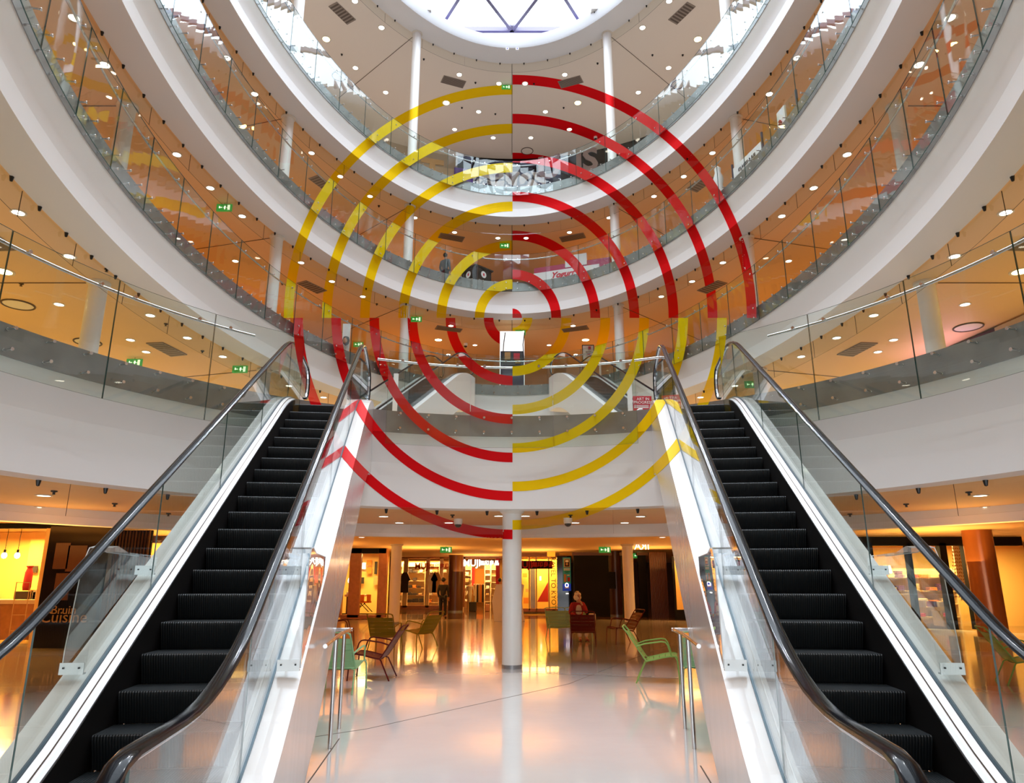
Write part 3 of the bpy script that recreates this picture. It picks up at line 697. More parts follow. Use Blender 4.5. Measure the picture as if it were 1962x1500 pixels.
# ------------------------------------------------------------------ slatted metal lounge chairs
mat('chair_red', (.10, .004, .004), .35, spec=.25); mat('chair_olive', (.24, .17, .01), .4, spec=.25); mat('chair_mustard', (.30, .25, .02), .4, spec=.25)
mat('chair_green', (.26, .42, .10), .4, spec=.25); mat('chair_mint', (.28, .50, .26), .4, spec=.25)
def lounge_chair(m, wd=.62, seats=1):
    """forward is +Y"""
    t = empty('lounge_chair'); hw = wd / 2
    prof_s = [(.33, .405), (.30, .425), (.22, .425), (.10, .405), (-.04, .37), (-.17, .345)]
    prof_b = [(-.20, .37), (-.30, .52), (-.41, .69), (-.485, .80)]
    def slats(pr, nband, y_off=0):
        mb = MB(); L_ = [0]
        for a, b_ in zip(pr, pr[1:]): L_.append(L_[-1] + math.hypot(b_[0] - a[0], b_[1] - a[1]))
        def at(l):
            for i in range(len(pr) - 1):
                if l <= L_[i + 1] or i == len(pr) - 2:
                    k = (l - L_[i]) / (L_[i + 1] - L_[i]); return (pr[i][0] + (pr[i + 1][0] - pr[i][0]) * k, pr[i][1] + (pr[i + 1][1] - pr[i][1]) * k)
        for s_ in range(seats):
            x0 = -hw + s_ * wd / seats + .015; x1 = -hw + (s_ + 1) * wd / seats - .015
            for i in range(nband):
                l0 = L_[-1] * (i + .04) / nband; l1 = L_[-1] * (i + .93) / nband; rows = []
                for k in range(4):
                    y, z = at(l0 + (l1 - l0) * k / 3); row = []
                    for j in range(9):
                        f = j / 8; bow = .02 * (1 - (2 * f - 1) ** 2); row.append(Vector((x0 + (x1 - x0) * f, y - bow * (1 if pr is prof_b else 0), z - bow * (0 if pr is prof_b else 1))))
                    rows.append(row)
                mb.sweep(rows); mb.sweep([[p + Vector((0, -.004, -.006)) for p in r_] for r_ in rows])
        return mb
    slats(prof_s, 5).build('seat', m, t, smooth=True); slats(prof_b, 5).build('backrest', m, t, smooth=True)
    fr = MB()
    xs = [-hw + wd * i / seats for i in range(seats + 1)]
    for x in xs: fr.tube([(x, y, z) for y, z in prof_s] + [(x, y, z) for y, z in prof_b] + [(x, -.54, .865)], .013, 8)
    for s_ in range(seats): fr.tube([(xs[s_], -.52, .835), (xs[s_] + .02, -.545, .872), (xs[s_] + .06, -.552, .882), (xs[s_ + 1] - .06, -.552, .882), (xs[s_ + 1] - .02, -.545, .872), (xs[s_ + 1], -.52, .835)], .012, 8)
    fr.tube([(-hw, .30, .41), (hw, .30, .41)], .011, 8); fr.tube([(-hw, -.16, .345), (hw, -.16, .345)], .011, 8)
    fr.build('frame', m, t, smooth=True)
    for sx in (-1, 1):
        MB().tube([(sx * hw, .29, .42), (sx * (hw + .012), .325, .36), (sx * (hw + .02), .35, 0)], .0125, 8).build('leg', m, t, smooth=True)
        MB().tube([(sx * (hw - .08), -.15, .345), (sx * (hw - .01), -.20, .32), (sx * (hw + .02), -.36, 0)], .0125, 8).build('leg', m, t, smooth=True)
        MB().tube([(sx * hw, -.33, .57), (sx * (hw + .025), -.20, .615), (sx * (hw + .03), .08, .655), (sx * (hw + .028), .14, .645), (sx * (hw + .022), .18, .60), (sx * hw, .235, .42)], .0125, 8).build('armrest', m, t, smooth=True)
    return t
def place(t, px, py, hx, hy, label, cat='chair', group='slatted metal lounge chairs', p=None):
    q = atZ(px, py, 0) if p is None else Vector(p); t.location = (q.x, q.y, 0); t.rotation_euler = (0, 0, math.atan2(-hx, hy)); tag(t, label, cat, group); return t
r1 = place(lounge_chair('chair_red'), 713, 1300, -1, .04, 'dark red slatted lounge chair seen side on, facing left, nearest of the red ones')
place(dup(r1), 650, 1238, 1, .15, 'dark red slatted chair half hidden behind the left escalator')
place(dup(r1), 1118, 1237, .12, 1, 'dark red slatted chair with its back to us, in front of the seated person')
place(dup(r1), 1194, 1233, -.93, -.25, 'dark red slatted chair facing left beside the right white column')
place(lounge_chair('chair_olive'), 737, 1248, .12, 1, 'brownish olive slatted chair with its back to us, left group')
place(lounge_chair('chair_mustard'), 803, 1240, -.85, .5, 'mustard yellow slatted chair turned to the left, beside the olive one')
g1 = place(lounge_chair('chair_green'), 1262, 1305, .97, -.2, 'apple green slatted chair facing right next to the right steel rail')
place(dup(g1), 1968, 1310, .9, -.3, 'apple green slatted chair at the right edge behind the escalator glass')
m1 = place(lounge_chair('chair_mint'), 648, 1324, .1, 1, 'mint green slatted chair behind the left steel rail')
place(dup(m1), 1350, 1322, .2, 1, 'mint green slatted chair hidden behind the right steel rail and escalator')
bench_p = atZ(1090, 1227, 0)
place(lounge_chair('chair_mint', 1.18, 2), 1090, 1227, .12, -1, 'mint green double seat that the person sits on', 'bench')
tb_ = atZ(676, 1322, 0)
o = MB().box((tb_.x - .02, 11.3, .60), (.15, .02, .29)).build('paper_card', 'mint_card' if 'mint_card' in MATS else 'chair_mint'); tag(o, 'pale green card propped on the armrest of the mint chair by the left rail', 'card')
# ------------------------------------------------------------------ steel queue rails beside the escalators
for sg in (1, -1):
    def W(u, s, z):      # sideways/along of the escalator -> world
        a = AL; x, y = u, s; return Vector((sg * (x * math.cos(a) - y * math.sin(a)), x * math.sin(a) + y * math.cos(a), z))
    t = empty('guard_rail', W(-.70, 8.97, 0), 0, 'brushed steel guard rail on two thin posts by the %s escalator' % ('left' if sg > 0 else 'right'), 'rail', 'steel guard rails')
    for s in (8.97, 7.95):
        keep(MB().tube([W(-.70, s, 0), W(-.70, s, 1.05)], .022, 12).build('post', 'steel_rail', smooth=True), t)
    keep(MB().tube([W(-.92, 9.1, 1.06), W(-.62, 9.1, 1.06)], .02, 12).build('crossbar', 'steel_rail', smooth=True), t)
    keep(MB().tube([W(-.64, 9.1, 1.06), W(-.70, 8.4, 1.05), W(-.70, 6.9, 1.05)], .02, 12).build('top_bar', 'steel_rail', smooth=True), t)
# ------------------------------------------------------------------ people
mat('skin', (.50, .26, .16), .5); mat('blond', (.80, .68, .42), .6); mat('dark_hair', (.015, .01, .008), .5); mat('red_knit', (.35, .012, .015), .8, bump=((60, 60, 60), .3))
mat('cream', (.62, .52, .36), .8); mat('black_cloth', (.012, .012, .015), .8); mat('grey_cloth', (.10, .11, .12), .8); mat('sandal', (.18, .03, .02), .5); mat('eye_white', (.8, .8, .8), .3); mat('lips', (.35, .08, .06), .5)
def skin_mesh(name, pts, edges, m, parent, sub=2, root=0):
    me = bpy.data.meshes.new(name); me.from_pydata([p[:3] for p in pts], edges, []); o = bpy.data.objects.new(name, me); COL.objects.link(o)
    md = o.modifiers.new('s', 'SKIN'); md.use_smooth_shade = True
    for i, v in enumerate(me.skin_vertices[0].data):
        r_ = pts[i][3]; v.radius = (r_, pts[i][4] if len(pts[i]) > 4 else r_); v.use_root = (i == root)
    o.modifiers.new('b', 'SUBSURF').levels = sub
    bpy.context.view_layer.update()
    me2 = bpy.data.meshes.new_from_object(o.evaluated_get(bpy.context.evaluated_depsgraph_get())); bpy.data.objects.remove(o)
    me2.materials.clear(); me2.materials.append(MATS[m]); me2.polygons.foreach_set('use_smooth', [True] * len(me2.polygons))
    o = bpy.data.objects.new(name, me2); COL.objects.link(o); o.parent = parent; return o
def human(J, t, skin='skin', top='black_cloth', legs='black_cloth', shoe='black_cloth', hair='dark_hair', hairlen=.02, cr=.0):
    """J: joints; forward is -Y. body grown as one skinned surface, clothes as thicker shells"""
    P = []; E = []
    def a(k, r, r2=None): P.append((*J[k], r, r2 or r)); return len(P) - 1
    pel = a('pelvis', .12, .10); wst = a('waist', .11, .085); ch = a('chest', .13, .10); nk0 = a('neckb', .055); nk1 = a('neckt', .05); h1 = a('jaw', .062, .07); h2 = a('head', .078, .092); h3 = a('crown', .06, .07)
    E += [(pel, wst), (wst, ch), (ch, nk0), (nk0, nk1), (nk1, h1), (h1, h2), (h2, h3)]
    for s in 'lr':
        sh = a('sh' + s, .055); el = a('el' + s, .04); wr = a('wr' + s, .026); pa = a('pa' + s, .034, .018); E += [(ch, sh), (sh, el), (el, wr), (wr, pa)]
        w_, p_ = Vector(J['wr' + s]), Vector(J['pa' + s]); d = (p_ - w_).normalized(); sd = d.cross(Vector((0, 0, 1)) if abs(d.z) < .8 else Vector((0, 1, 0))).normalized()
        cu = sd.cross(d).normalized()
        for k, ln in enumerate((.07, .08, .075, .06)):
            b0 = p_ + sd * (-.03 + .02 * k) + d * .03; b1 = b0 + d * ln * .5 + cu * -.006; b2 = b0 + d * ln * .9 + cu * -.03
            i0 = len(P); P.extend([(*b0, .009, .009), (*b1, .0085, .0085), (*b2, .008, .008)]); E += [(pa, i0), (i0, i0 + 1), (i0 + 1, i0 + 2)]
        th = w_ + (p_ - w_) * .5 - sd * .035; i0 = len(P); P.extend([(*th, .011, .011), (*(th + d * .03 - sd * .015), .009, .009)]); E += [(wr, i0), (i0, i0 + 1)]
        hp = a('hp' + s, .095); kn = a('kn' + s, .06); an = a('an' + s, .04); to = a('to' + s, .032); E += [(pel, hp), (hp, kn), (kn, an), (an, to)]
    body = skin_mesh('body', P, E, skin, t)
    P = []; E = []
    pel = a('pelvis', .145, .125); wst = a('waist', .135, .11); ch = a('chest', .155, .125); nk0 = a('neckb', .07); E += [(pel, wst), (wst, ch), (ch, nk0)]
    for s in 'lr':
        sh = a('sh' + s, .075); el = a('el' + s, .058); wr = a('wr' + s, .042); E += [(ch, sh), (sh, el), (el, wr)]
    skin_mesh('jacket', P, E, top, t)
    P = []; E = []
    pel = a('pelvis', .135, .12)
    for s in 'lr':
        hp = a('hp' + s, .105); kn = a('kn' + s, .078); an = a('an' + s, .062); E += [(pel, hp), (hp, kn), (kn, an)]
    skin_mesh('trousers', P, E, legs, t)
    for s in 'lr':
        an = Vector(J['an' + s]); to = Vector(J['to' + s]); hl = an + Vector((0, .03, -.05)); fl = Vector((to.x, to.y, max(.035, to.z)))
        skin_mesh('shoe', [(*hl, .045), (*((hl + fl) / 2), .045), (*fl, .042), (*(fl + (fl - hl).normalized() * .05), .03)], [(0, 1), (1, 2), (2, 3)], shoe, t, 1)
    # hair, eyes, nose, mouth, ears
    hd, cr_ = Vector(J['head']), Vector(J['crown']); fw = Vector(J['face']).normalized(); up = (cr_ - hd).normalized(); rt = fw.cross(up).normalized()
    hb = MB(); el = [(max(.001, math.sin(math.pi * k / 10)), -math.cos(math.pi * k / 10)) for k in range(11)]
    hb.lathe([(r_ * .098, z_ * .105) for r_, z_ in el], c=hd - fw * .033 + up * .035, n=18)
    if hairlen > .05: hb.lathe([(r_ * .115, z_ * .10) for r_, z_ in el], c=hd - fw * .05 - up * .04, n=18)
    hb.build('hair', hair, t, smooth=True)
    for s_ in (-1, 1):
        c = hd + fw * .083 + rt * s_ * .032 + up * .005
        e = MB().lathe([(.001, -.013), (.010, -.008), (.014, 0), (.010, .008), (.001, .013)], c=c, n=10).build('eye', 'dark_hair', t, smooth=True)
        c = hd + rt * s_ * .082 - up * .005; MB().lathe([(.001, -.03), (.012, -.02), (.016, .01), (.001, .03)], c=c, n=8).build('ear', skin, t, smooth=True)
    skin_mesh('nose', [(*(hd + fw * .085 + up * .005), .010), (*(hd + fw * .105 - up * .025), .015)], [(0, 1)], skin, t, 1)
    skin_mesh('mouth', [(*(hd + fw * .082 - up * .055 + rt * .02), .007), (*(hd + fw * .088 - up * .055), .009), (*(hd + fw * .082 - up * .055 - rt * .02), .007)], [(0, 1), (1, 2)], 'lips', t, 1)
    return t
# seated woman on the double seat
wp = bench_p + Vector((.30, 0, 0))
t = empty('person', (wp.x, wp.y, 0), R(8), 'seated person with blond hair, red cardigan and cream trousers, hand at the chin', 'person')
J = dict(pelvis=(0, .10, .53), waist=(0, .12, .68), chest=(0, .10, .88), neckb=(0, .06, 1.04), neckt=(0, .04, 1.10), jaw=(.0, .02, 1.15), head=(0, .02, 1.22), crown=(0, .03, 1.30), face=(.35, -1, -.05),
         shl=(-.17, .09, .98), ell=(-.26, -.02, .74), wrl=(-.12, -.22, .66), pal=(-.06, -.28, .65), shr=(.17, .09, .98), elr=(.20, -.14, .76), wrr=(.07, -.16, .98), par=(.035, -.11, 1.06),
         hpl=(-.10, .05, .50), knl=(-.12, -.38, .50), anl=(-.08, -.42, .10), tol=(-.09, -.55, .04), hpr=(.10, .05, .50), knr=(.13, -.38, .50), anr=(.10, -.40, .10), tor=(.13, -.53, .04))
human(J, t, top='red_knit', legs='cream', shoe='sandal', hair='blond', hairlen=.1)
MB().box((0, .02, 1.325), (.15, .05, .035)).build('sunglasses', 'black_gloss', t, bevel=.01)
skin_mesh('shirt_front', [(0, -.0, .70, .09, .05), (0, -.02, .85, .10, .05), (0, -.01, .98, .06, .05)], [(0, 1), (1, 2)], 'cream', t, 1)
o = MB().box((wp.x + .36, wp.y - .22, .62), (.16, .2, .26), rz=.3).build('handbag', 'cream', bevel=.03); tag(o, 'cream coloured bag held beside the seated person', 'bag')
def standing(x, y, z, rz, label, **k):
    t = empty('person', (x, y, z), rz, label, 'person')
    J = dict(pelvis=(0, .0, .95), waist=(0, .0, 1.12), chest=(0, .0, 1.34), neckb=(0, .0, 1.50), neckt=(0, -.01, 1.56), jaw=(.0, -.03, 1.61), head=(0, -.03, 1.69), crown=(0, -.02, 1.77), face=(0, -1, 0),
             shl=(-.19, 0, 1.44), ell=(-.25, .02, 1.16), wrl=(-.24, -.08, .92), pal=(-.24, -.10, .84), shr=(.19, .0, 1.44), elr=(.25, .02, 1.16), wrr=(.23, -.10, .93), par=(.22, -.12, .85),
             hpl=(-.10, .0, .92), knl=(-.11, -.01, .50), anl=(-.12, .02, .09), tol=(-.13, -.12, .035), hpr=(.10, .0, .92), knr=(.11, -.01, .50), anr=(.12, .02, .09), tor=(.14, -.12, .035))
    return human(J, t, **k)
p = atZ(848, 1184, 0); standing(p.x, p.y, 0, R(170), 'standing person in a black suit in front of the clothes shop')
p = atZ(957, 1178, 0); standing(p.x, p.y + 1.0, 0, R(120), 'person in black half hidden behind the middle column')
standing(-2.95, 28.9, TOP[3] - .1, R(150), 'person in dark grey leaning behind the third gallery glass', top='grey_cloth')
# ------------------------------------------------------------------ shops around the ground floor
mat('amber_wall', (.85, .55, .16), .6); mat('wood', (.42, .17, .05), .35, noise=(6, .3)); mat('wood_dark', (.09, .035, .015), .4)
mat('shelf_cream', (.75, .58, .32), .5); mat('bulb', (1, .9, .7), .3, emit=(1, .65, .25), estr=14); mat('sign_white', (1, 1, 1), .5, emit=(1, .97, .9), estr=2.0)
mat('neon', (1, .6, .3), .5, emit=(1, .35, .08), estr=9); mat('gold_letter', (.42, .26, .08), .4, .3); mat('poster_green', (.02, .12, .06), .4, emit=(.02, .16, .08), estr=.35); mat('poster_blue', (.01, .04, .3), .4, emit=(.01, .05, .4), estr=.4)
mat('paper_white', (.82, .82, .80), .6); mat('cloth_red', (.45, .02, .02), .8); mat('cloth_orange', (.7, .22, .03), .8); mat('cloth_dark', (.03, .02, .02), .8); mat('cloth_white', (.75, .68, .55), .8); mat('cloth_tan', (.5, .3, .12), .8); mat('teal', (.02, .4, .35), .5)
mat('yellow_board', (.80, .48, .10), .5); mat('violet_cloth', (.16, .05, .2), .8)
def rect(px0, py0, px1, py1, Y, d, m, name, parent=None, dy=0.0):
    a = atY(px0, py0, Y); b_ = atY(px1, py1, Y); a.z, b_.z = min(a.z, 3.11), max(b_.z, 0.0) if max(a.z, b_.z) < 4 else b_.z; c = (a + b_) / 2
    o = MB().box((c.x, Y + d / 2 + dy, c.z), (abs(b_.x - a.x), d, abs(b_.z - a.z))).build(name, m)
    if parent: keep(o, parent)
    return o
def root_at(px, py, Y, name, label, cat, group=None):
    if cat == 'shop front': cat = 'storefront'
    p = atY(px, py, Y); return empty(name, (p.x, Y, 0), 0, label, cat, group)
def plight(px, py, Y, e, col=(1, .55, .18), r=.15):
    p = atY(px, py, Y); area('shop_lamp', (p.x, Y, 2.9), (1.0, 1.0), e * 1.3, col, (0, 0, -1))
def shelves(x0, x1, Y, zs, root, dep=.4, m='shelf_cream', sides=True, back=True):
    for z in zs: keep(MB().box(((x0 + x1) / 2, Y, z), (x1 - x0, dep, .03)).build('shelf', m), root)
    top = max(zs) + .35
    if sides:
        for x in (x0, x1): keep(MB().box((x, Y, top / 2), (.04, dep, top)).build('side_panel', m), root)
    if back: keep(MB().box(((x0 + x1) / 2, Y + dep / 2, top / 2), (x1 - x0, .02, top)).build('back_panel', m), root)
GOODS = {}
def good(x, Y, z, w_, h_, m, label, group, d=.3):
    key = (round(w_, 2), round(h_, 2), m)
    if key not in GOODS:
        mb = MB(); n_ = max(1, int(h_ / .06))
        for i in range(n_): mb.box((random.uniform(-.01, .01), 0, h_ * (i + .5) / n_), (w_ * random.uniform(.9, 1), d, h_ / n_ * .86))
        o = mb.build('folded_stack', m, bevel=.008); GOODS[key] = o
    else: o = GOODS[key].copy(); COL.objects.link(o)
    o.location = (x, Y, z); tag(o, label, 'folded goods', group); return o
def fill(x0, x1, Y, zs, label, group, cols, wr=(.22, .34), hr=(.12, .28), dens=.9):
    for z in zs:
        x = x0 + .2
        while x < x1 - .15:
            w_ = random.choice((.22, .28, .34)); 
            if random.random() < dens: good(x, Y, z + .016, w_, random.choice((.12, .18, .24)), random.choice(cols), label, group)
            x += w_ + .05
# --- far left: the lit kitchen shop, black panel, slats
Y = 19.2
t = root_at(50, 1100, Y, 'storefront', 'amber lit kitchen shop window at the far left edge', 'shop front')
rect(-260, 997, 180, 1012, Y, .25, 'black', 'header', t); rect(90, 1012, 98, 1242, Y, .15, 'amber_wall', 'jamb', t)
for x in (-150,): rect(x, 1010, x + 6, 1250, Y, .12, 'black', 'mullion', t)
rect(-260, 985, 92, 1250, 22.6, .1, 'amber_wall', 'back_wall', t); rect(64, 1005, 70, 1245, 22.4, .1, 'amber_wall', 'corner_pilaster', t)
rect(-260, 1155, 62, 1226, 20.6, .8, 'wood', 'counter', t); rect(-260, 1149, 66, 1157, 20.5, 1.0, 'shelf_cream', 'worktop', t)
plight(20, 1045, 21.4, 150, (1, .55, .12)); plight(-150, 1045, 21.4, 150, (1, .55, .12)); plight(75, 1030, 21.2, 60, (1, .6, .2))
for i, px in enumerate((8, 33)):
    p = atY(px, 1064, 20.8); b0 = empty('pendant_lamp', (p.x, 20.8, 3.1), 0, 'bare bulb on a black cord in the kitchen shop, %s one' % ('left' if i == 0 else 'right'), 'pendant lamp', 'bare bulb pendants')
    keep(MB().tube([(p.x, 20.8, 3.1), (p.x, 20.8, p.z + .16)], .008, 6).build('cord', 'black'), b0); keep(MB().lathe([(.03, 0), (.03, .09), (.01, .1)], c=(p.x, 20.8, p.z + .07), n=12).build('socket', 'black', smooth=True), b0)
    keep(MB().lathe([(.001, -.09), (.05, -.07), (.075, -.01), (.06, .05), (.025, .08)], c=(p.x, 20.8, p.z), n=16).build('bulb', 'bulb', smooth=True), b0)
o = rect(58, 1084, 70, 1097, 22.3, .04, 'cloth_dark', 'picture'); tag(o, 'small dark picture on the amber wall of the kitchen shop', 'picture')
p = atY(50, 1131, 21.2); o = MB().lathe([(.09, 0), (.11, .1), (.10, .5), (.06, .62), (.10, .68), (.08, .69)], c=(p.x, 21.2, p.z), n=18).build('vase', 'cloth_red', smooth=True); tag(o, 'tall deep red vase on the shelf in the kitchen shop', 'vase')
t = root_at(40, 1140, 21.0, 'crate', 'dark open crate on the kitchen shop counter', 'crate'); rect(28, 1133, 56, 1149, 21.0, .35, 'cloth_dark', 'body', t)
for i, (px, m) in enumerate(((59, 'cloth_tan'), (62, 'cloth_white'), (65, 'cloth_dark'), (68, 'cloth_white'), (72, 'cloth_red'))):
    o = rect(px - 1.4, 1130 + i % 3 * 2, px + 1.2, 1149, 21.0, .25, m, 'cookbook'); tag(o, ('tan', 'cream', 'dark', 'pale', 'red')[i] + ' book standing beside the crate in the kitchen shop', 'book', 'books beside the crate')
t = root_at(35, 1200, 20.0, 'trolley', 'thin copper wire trolley in front of the kitchen shop counter', 'trolley')
for px in (20, 46):
    a, b_ = atY(px + 12, 1115, 20.0), atY(px - 4, 1225, 20.0); keep(MB().tube([a, b_], .012, 6).build('upright', 'cloth_tan', smooth=True), t)
for py in (1116, 1150, 1178, 1208):
    a, b_ = atY(18 + (1225 - py) * .13, py, 20.0), atY(44 + (1225 - py) * .13, py, 20.0); keep(MB().tube([a, b_], .01, 6).build('rung', 'cloth_tan', smooth=True), t)
t = root_at(140, 1150, 19.0, 'gold_lettered_board', 'black shop panel with small gold script lettering at the left', 'panel')
rect(98, 1008, 182, 1242, 19.0, .2, 'black_gloss', 'board', t)
for (x0, y0, x1, y1) in ((108, 1040, 128, 1090), (132, 1045, 160, 1095), (108, 1098, 128, 1150)): rect(x0, y0, x1, y1, 18.97, .03, 'wood_dark', 'inset', t)
for s_, py, sz in (('Bruin', 1169, .30), ('Cuisine', 1183, .40)):
    p = atY(122, py, 18.95); o = text(s_, sz, 'gold_letter', parent=None, m=facing(Vector((p.x, 18.95, p.z)))); keep(o, t)
def slat_wall(px0, py0, px1, py1, Y, n_, lab, m='wood_dark'):
    a, b_ = atY(px0, py0, Y), atY(px1, py1, Y); t = empty('slatted_wall', ((a.x + b_.x) / 2, Y, 0), 0, lab, 'wall panel'); zt = min(3.1, a.z)
    keep(MB().box(((a.x + b_.x) / 2, Y + .1, zt / 2), (b_.x - a.x, .08, zt)).build('backing', 'black'), t); mb = MB()
    for i in range(n_): mb.box((a.x + (b_.x - a.x) * (i + .5) / n_, Y, zt / 2), ((b_.x - a.x) / n_ * .5, .08, zt))
    keep(mb.build('slats', m), t)
slat_wall(183, 1012, 262, 1240, 21.5, 18, 'dark vertical wood slat wall behind the left escalator')
t = root_at(300, 1060, 24, 'shop_window', 'dark shop window outlined by a thin orange neon line, behind the left escalator', 'shop window')
rect(262, 1003, 420, 1215, 24.6, .1, 'wood_dark', 'back_wall', t); a, b_, c_ = atY(266, 1195, 24), atY(283, 1008, 24), atY(338, 1013, 24); keep(MB().tube([a, b_, c_], .03, 8).build('neon_line', 'neon'), t)
rect(285, 1040, 325, 1110, 24.3, .1, 'amber_wall', 'display_board', t); plight(300, 1040, 23.7, 30)
# --- left of centre: desk shop
Y = 33.5
t = root_at(690, 1120, Y, 'storefront', 'brown framed shop front with lit yellow window and desk, left of the columns', 'shop front')
for (x0, x1) in ((640, 652), (672, 686), (727, 737)): rect(x0, 1048, x1, 1183, Y, .3, 'wood', 'mullion', t)
rect(636, 1044, 740, 1060, Y, .3, 'black', 'header', t); rect(600, 1040, 742, 1175, 37.5, .1, 'amber_wall', 'back_wall', t)
rect(652, 1178, 730, 1186, Y, .5, 'wood', 'threshold', t)
plight(702, 1078, 35.5, 130, (1, .7, .2)); plight(660, 1078, 35.5, 60, (1, .45, .12))
t = root_at(665, 1150, 35, 'desk', 'small desk with papers and a lit leaf lamp in the left shop', 'desk'); rect(660, 1139, 700, 1143, 35, .7, 'shelf_cream', 'top', t)
for x in (664, 678): rect(x, 1143, x + 3, 1176, 35.1, .5, 'wood_dark', 'panel', t)
o = rect(664, 1134, 678, 1139, 35, .3, 'paper_white', 'paper_stack'); tag(o, 'stack of white papers on the small desk', 'papers')
o = rect(669, 1122, 675, 1131, 34.9, .05, 'black', 'desk_picture'); tag(o, 'small dark frame above the small desk', 'frame')
p = atY(671, 1112, 34.6); o = MB().lathe([(.001, -.17), (.09, -.1), (.12, 0), (.07, .12), (.001, .17)], c=(p.x, 34.6, p.z), n=12).build('wall_lamp', 'sign_white', smooth=True); tag(o, 'white glowing leaf shaped lamp above the small desk', 'lamp')
t = root_at(702, 1160, 34.6, 'office_chair', 'orange bucket chair on thin legs behind the left shop glass', 'chair')
for x in (690, 703): rect(x, 1139, x + 7, 1153, 34.6, .06, 'cloth_orange', 'backrest', t)
rect(686, 1152, 708, 1155, 34.6, .45, 'cloth_orange', 'seat', t)
for x0, x1 in ((680, 700), (706, 690), (713, 697), (684, 694)): keep(MB().tube([atY(x0, 1172, 34.6), atY(x1, 1155, 34.7)], .018, 6).build('leg', 'black'), t)
for (x0, y0, x1, y1, m) in ((694, 1078, 700, 1090, 'sign_white'), (703, 1073, 712, 1083, 'cloth_orange'), (703, 1086, 712, 1099, 'cloth_orange'), (690, 1075, 695, 1090, 'cloth_tan'), (718, 1076, 722, 1100, 'cloth_dark'), (691, 1106, 697, 1118, 'cloth_dark'), (716, 1103, 724, 1120, 'cloth_tan')):
    o = rect(x0, y0, x1, y1, 37.2, .05, m, 'wall_picture'); tag(o, 'coloured picture on the back wall of the desk shop', 'picture', 'pictures in the desk shop')
# --- clothes shop (lettered fascia)
Y = 45.0
t = root_at(830, 1100, Y, 'storefront', 'wide warm clothes shop front with shelves behind the glass, left of the brown column', 'shop front')
for x in (737, 775, 817, 843): rect(x, 1068, x + 4, 1164, Y, .2, 'shelf_cream', 'mullion', t)
rect(733, 1058, 960, 1070, Y, .25, 'wood', 'header', t); rect(728, 1050, 965, 1168, 50, .1, 'amber_wall', 'back_wall', t); rect(737, 1160, 870, 1168, Y, .3, 'wood', 'plinth', t)
rect(740, 1050, 760, 1160, 43.6, .1, 'wood_dark', 'side_wall', t)
for px in (760, 795, 830, 905, 940): plight(px, 1072, 47.2, 110, (1, .6, .2))
for i, (x0, x1) in enumerate(((742, 772), (780, 815), (820, 842), (846, 862))):
    a, b_ = atY(x0, 1100, 47.6).x, atY(x1, 1100, 47.6).x
    t = empty('shelf_unit', ((a + b_) / 2, 47.6, 0), 0, 'cream shelf unit of folded goods in the clothes shop, %s from the left' % ('first', 'second', 'third', 'fourth')[i], 'shelf'); shelves(a, b_, 47.6, (.35, .8, 1.25, 1.7, 2.2, 2.6), t)
    fill(a, b_, 47.5, (.35, .8, 1.25, 1.7, 2.2), 'folded goods on the clothes shop shelves', 'goods on the clothes shop shelves', ['cloth_dark', 'cloth_white', 'cloth_tan', 'cloth_orange', 'cloth_dark'])
for (px, m, i) in ((836, 'cloth_tan', 0), (829, 'cloth_white', 1), (776, 'cloth_dark', 2)):
    p = atY(px, 1098, 44.8)
    t = empty('hanging_shirt', (p.x, 44.8, 2.2), 0, ('tan', 'cream', 'black')[i] + ' shirt hanging in the clothes shop window', 'shirt')
    keep(MB().add([(p.x - .12, 44.8, 2.2), (p.x + .12, 44.8, 2.2), (p.x + .34, 44.8, 1.75), (p.x + .22, 44.8, 1.65), (p.x + .24, 44.8, 1.0), (p.x - .24, 44.8, 1.0), (p.x - .22, 44.8, 1.65), (p.x - .34, 44.8, 1.75)] + [(x, 44.95, z) for x, z in ((p.x - .12, 2.2), (p.x + .12, 2.2), (p.x + .34, 1.75), (p.x + .22, 1.65), (p.x + .24, 1.0), (p.x - .24, 1.0), (p.x - .22, 1.65), (p.x - .34, 1.75))],
        [(0, 1, 2, 3, 4, 5, 6, 7), (15, 14, 13, 12, 11, 10, 9, 8)] + [(i_, (i_ + 1) % 8, (i_ + 1) % 8 + 8, i_ + 8) for i_ in range(8)]).build('garment', m), t)
    keep(MB().tube([(p.x - .12, 44.87, 2.2), (p.x, 44.87, 2.3), (p.x + .12, 44.87, 2.2)], .012, 6).build('hanger', 'steel_rail'), t)
# entrance with the sign
for sx, mm, Yp, pr, lab in ((910, 'sign_white', 44.3, 1, 'white glowing letters over the clothes shop entrance'), (815, 'cloth_red', 44.6, 1, 'dark red letters behind the clothes shop glass'), (1010, 'cloth_red', 39.4, -1, 'dark red letters on a black strip over the yellow windows')):
    py = 1079 if sx == 910 else (1085 if sx == 815 else 1082)
    p = atY(sx, py, Yp); t = empty('shop_sign', (p.x, Yp, p.z), 0, lab, 'sign')
    o = text('MUJI', .55 if sx == 910 else .5, mm, parent=None, m=facing(Vector((p.x - .18, Yp, p.z))), sx=.95, bold=.012); keep(o, t)
    o = text('無印良品', .30, mm, parent=None, m=facing(Vector((p.x + .86, Yp, p.z))), bold=.01); keep(o, t)
    if sx == 1010: keep(MB().box((p.x + .3, Yp + .06, p.z), (2.1, .08, .42)).build('strip', 'black'), t)
t = root_at(900, 1100, 46, 'storefront', 'open clothes shop entrance under the white letters', 'shop front')
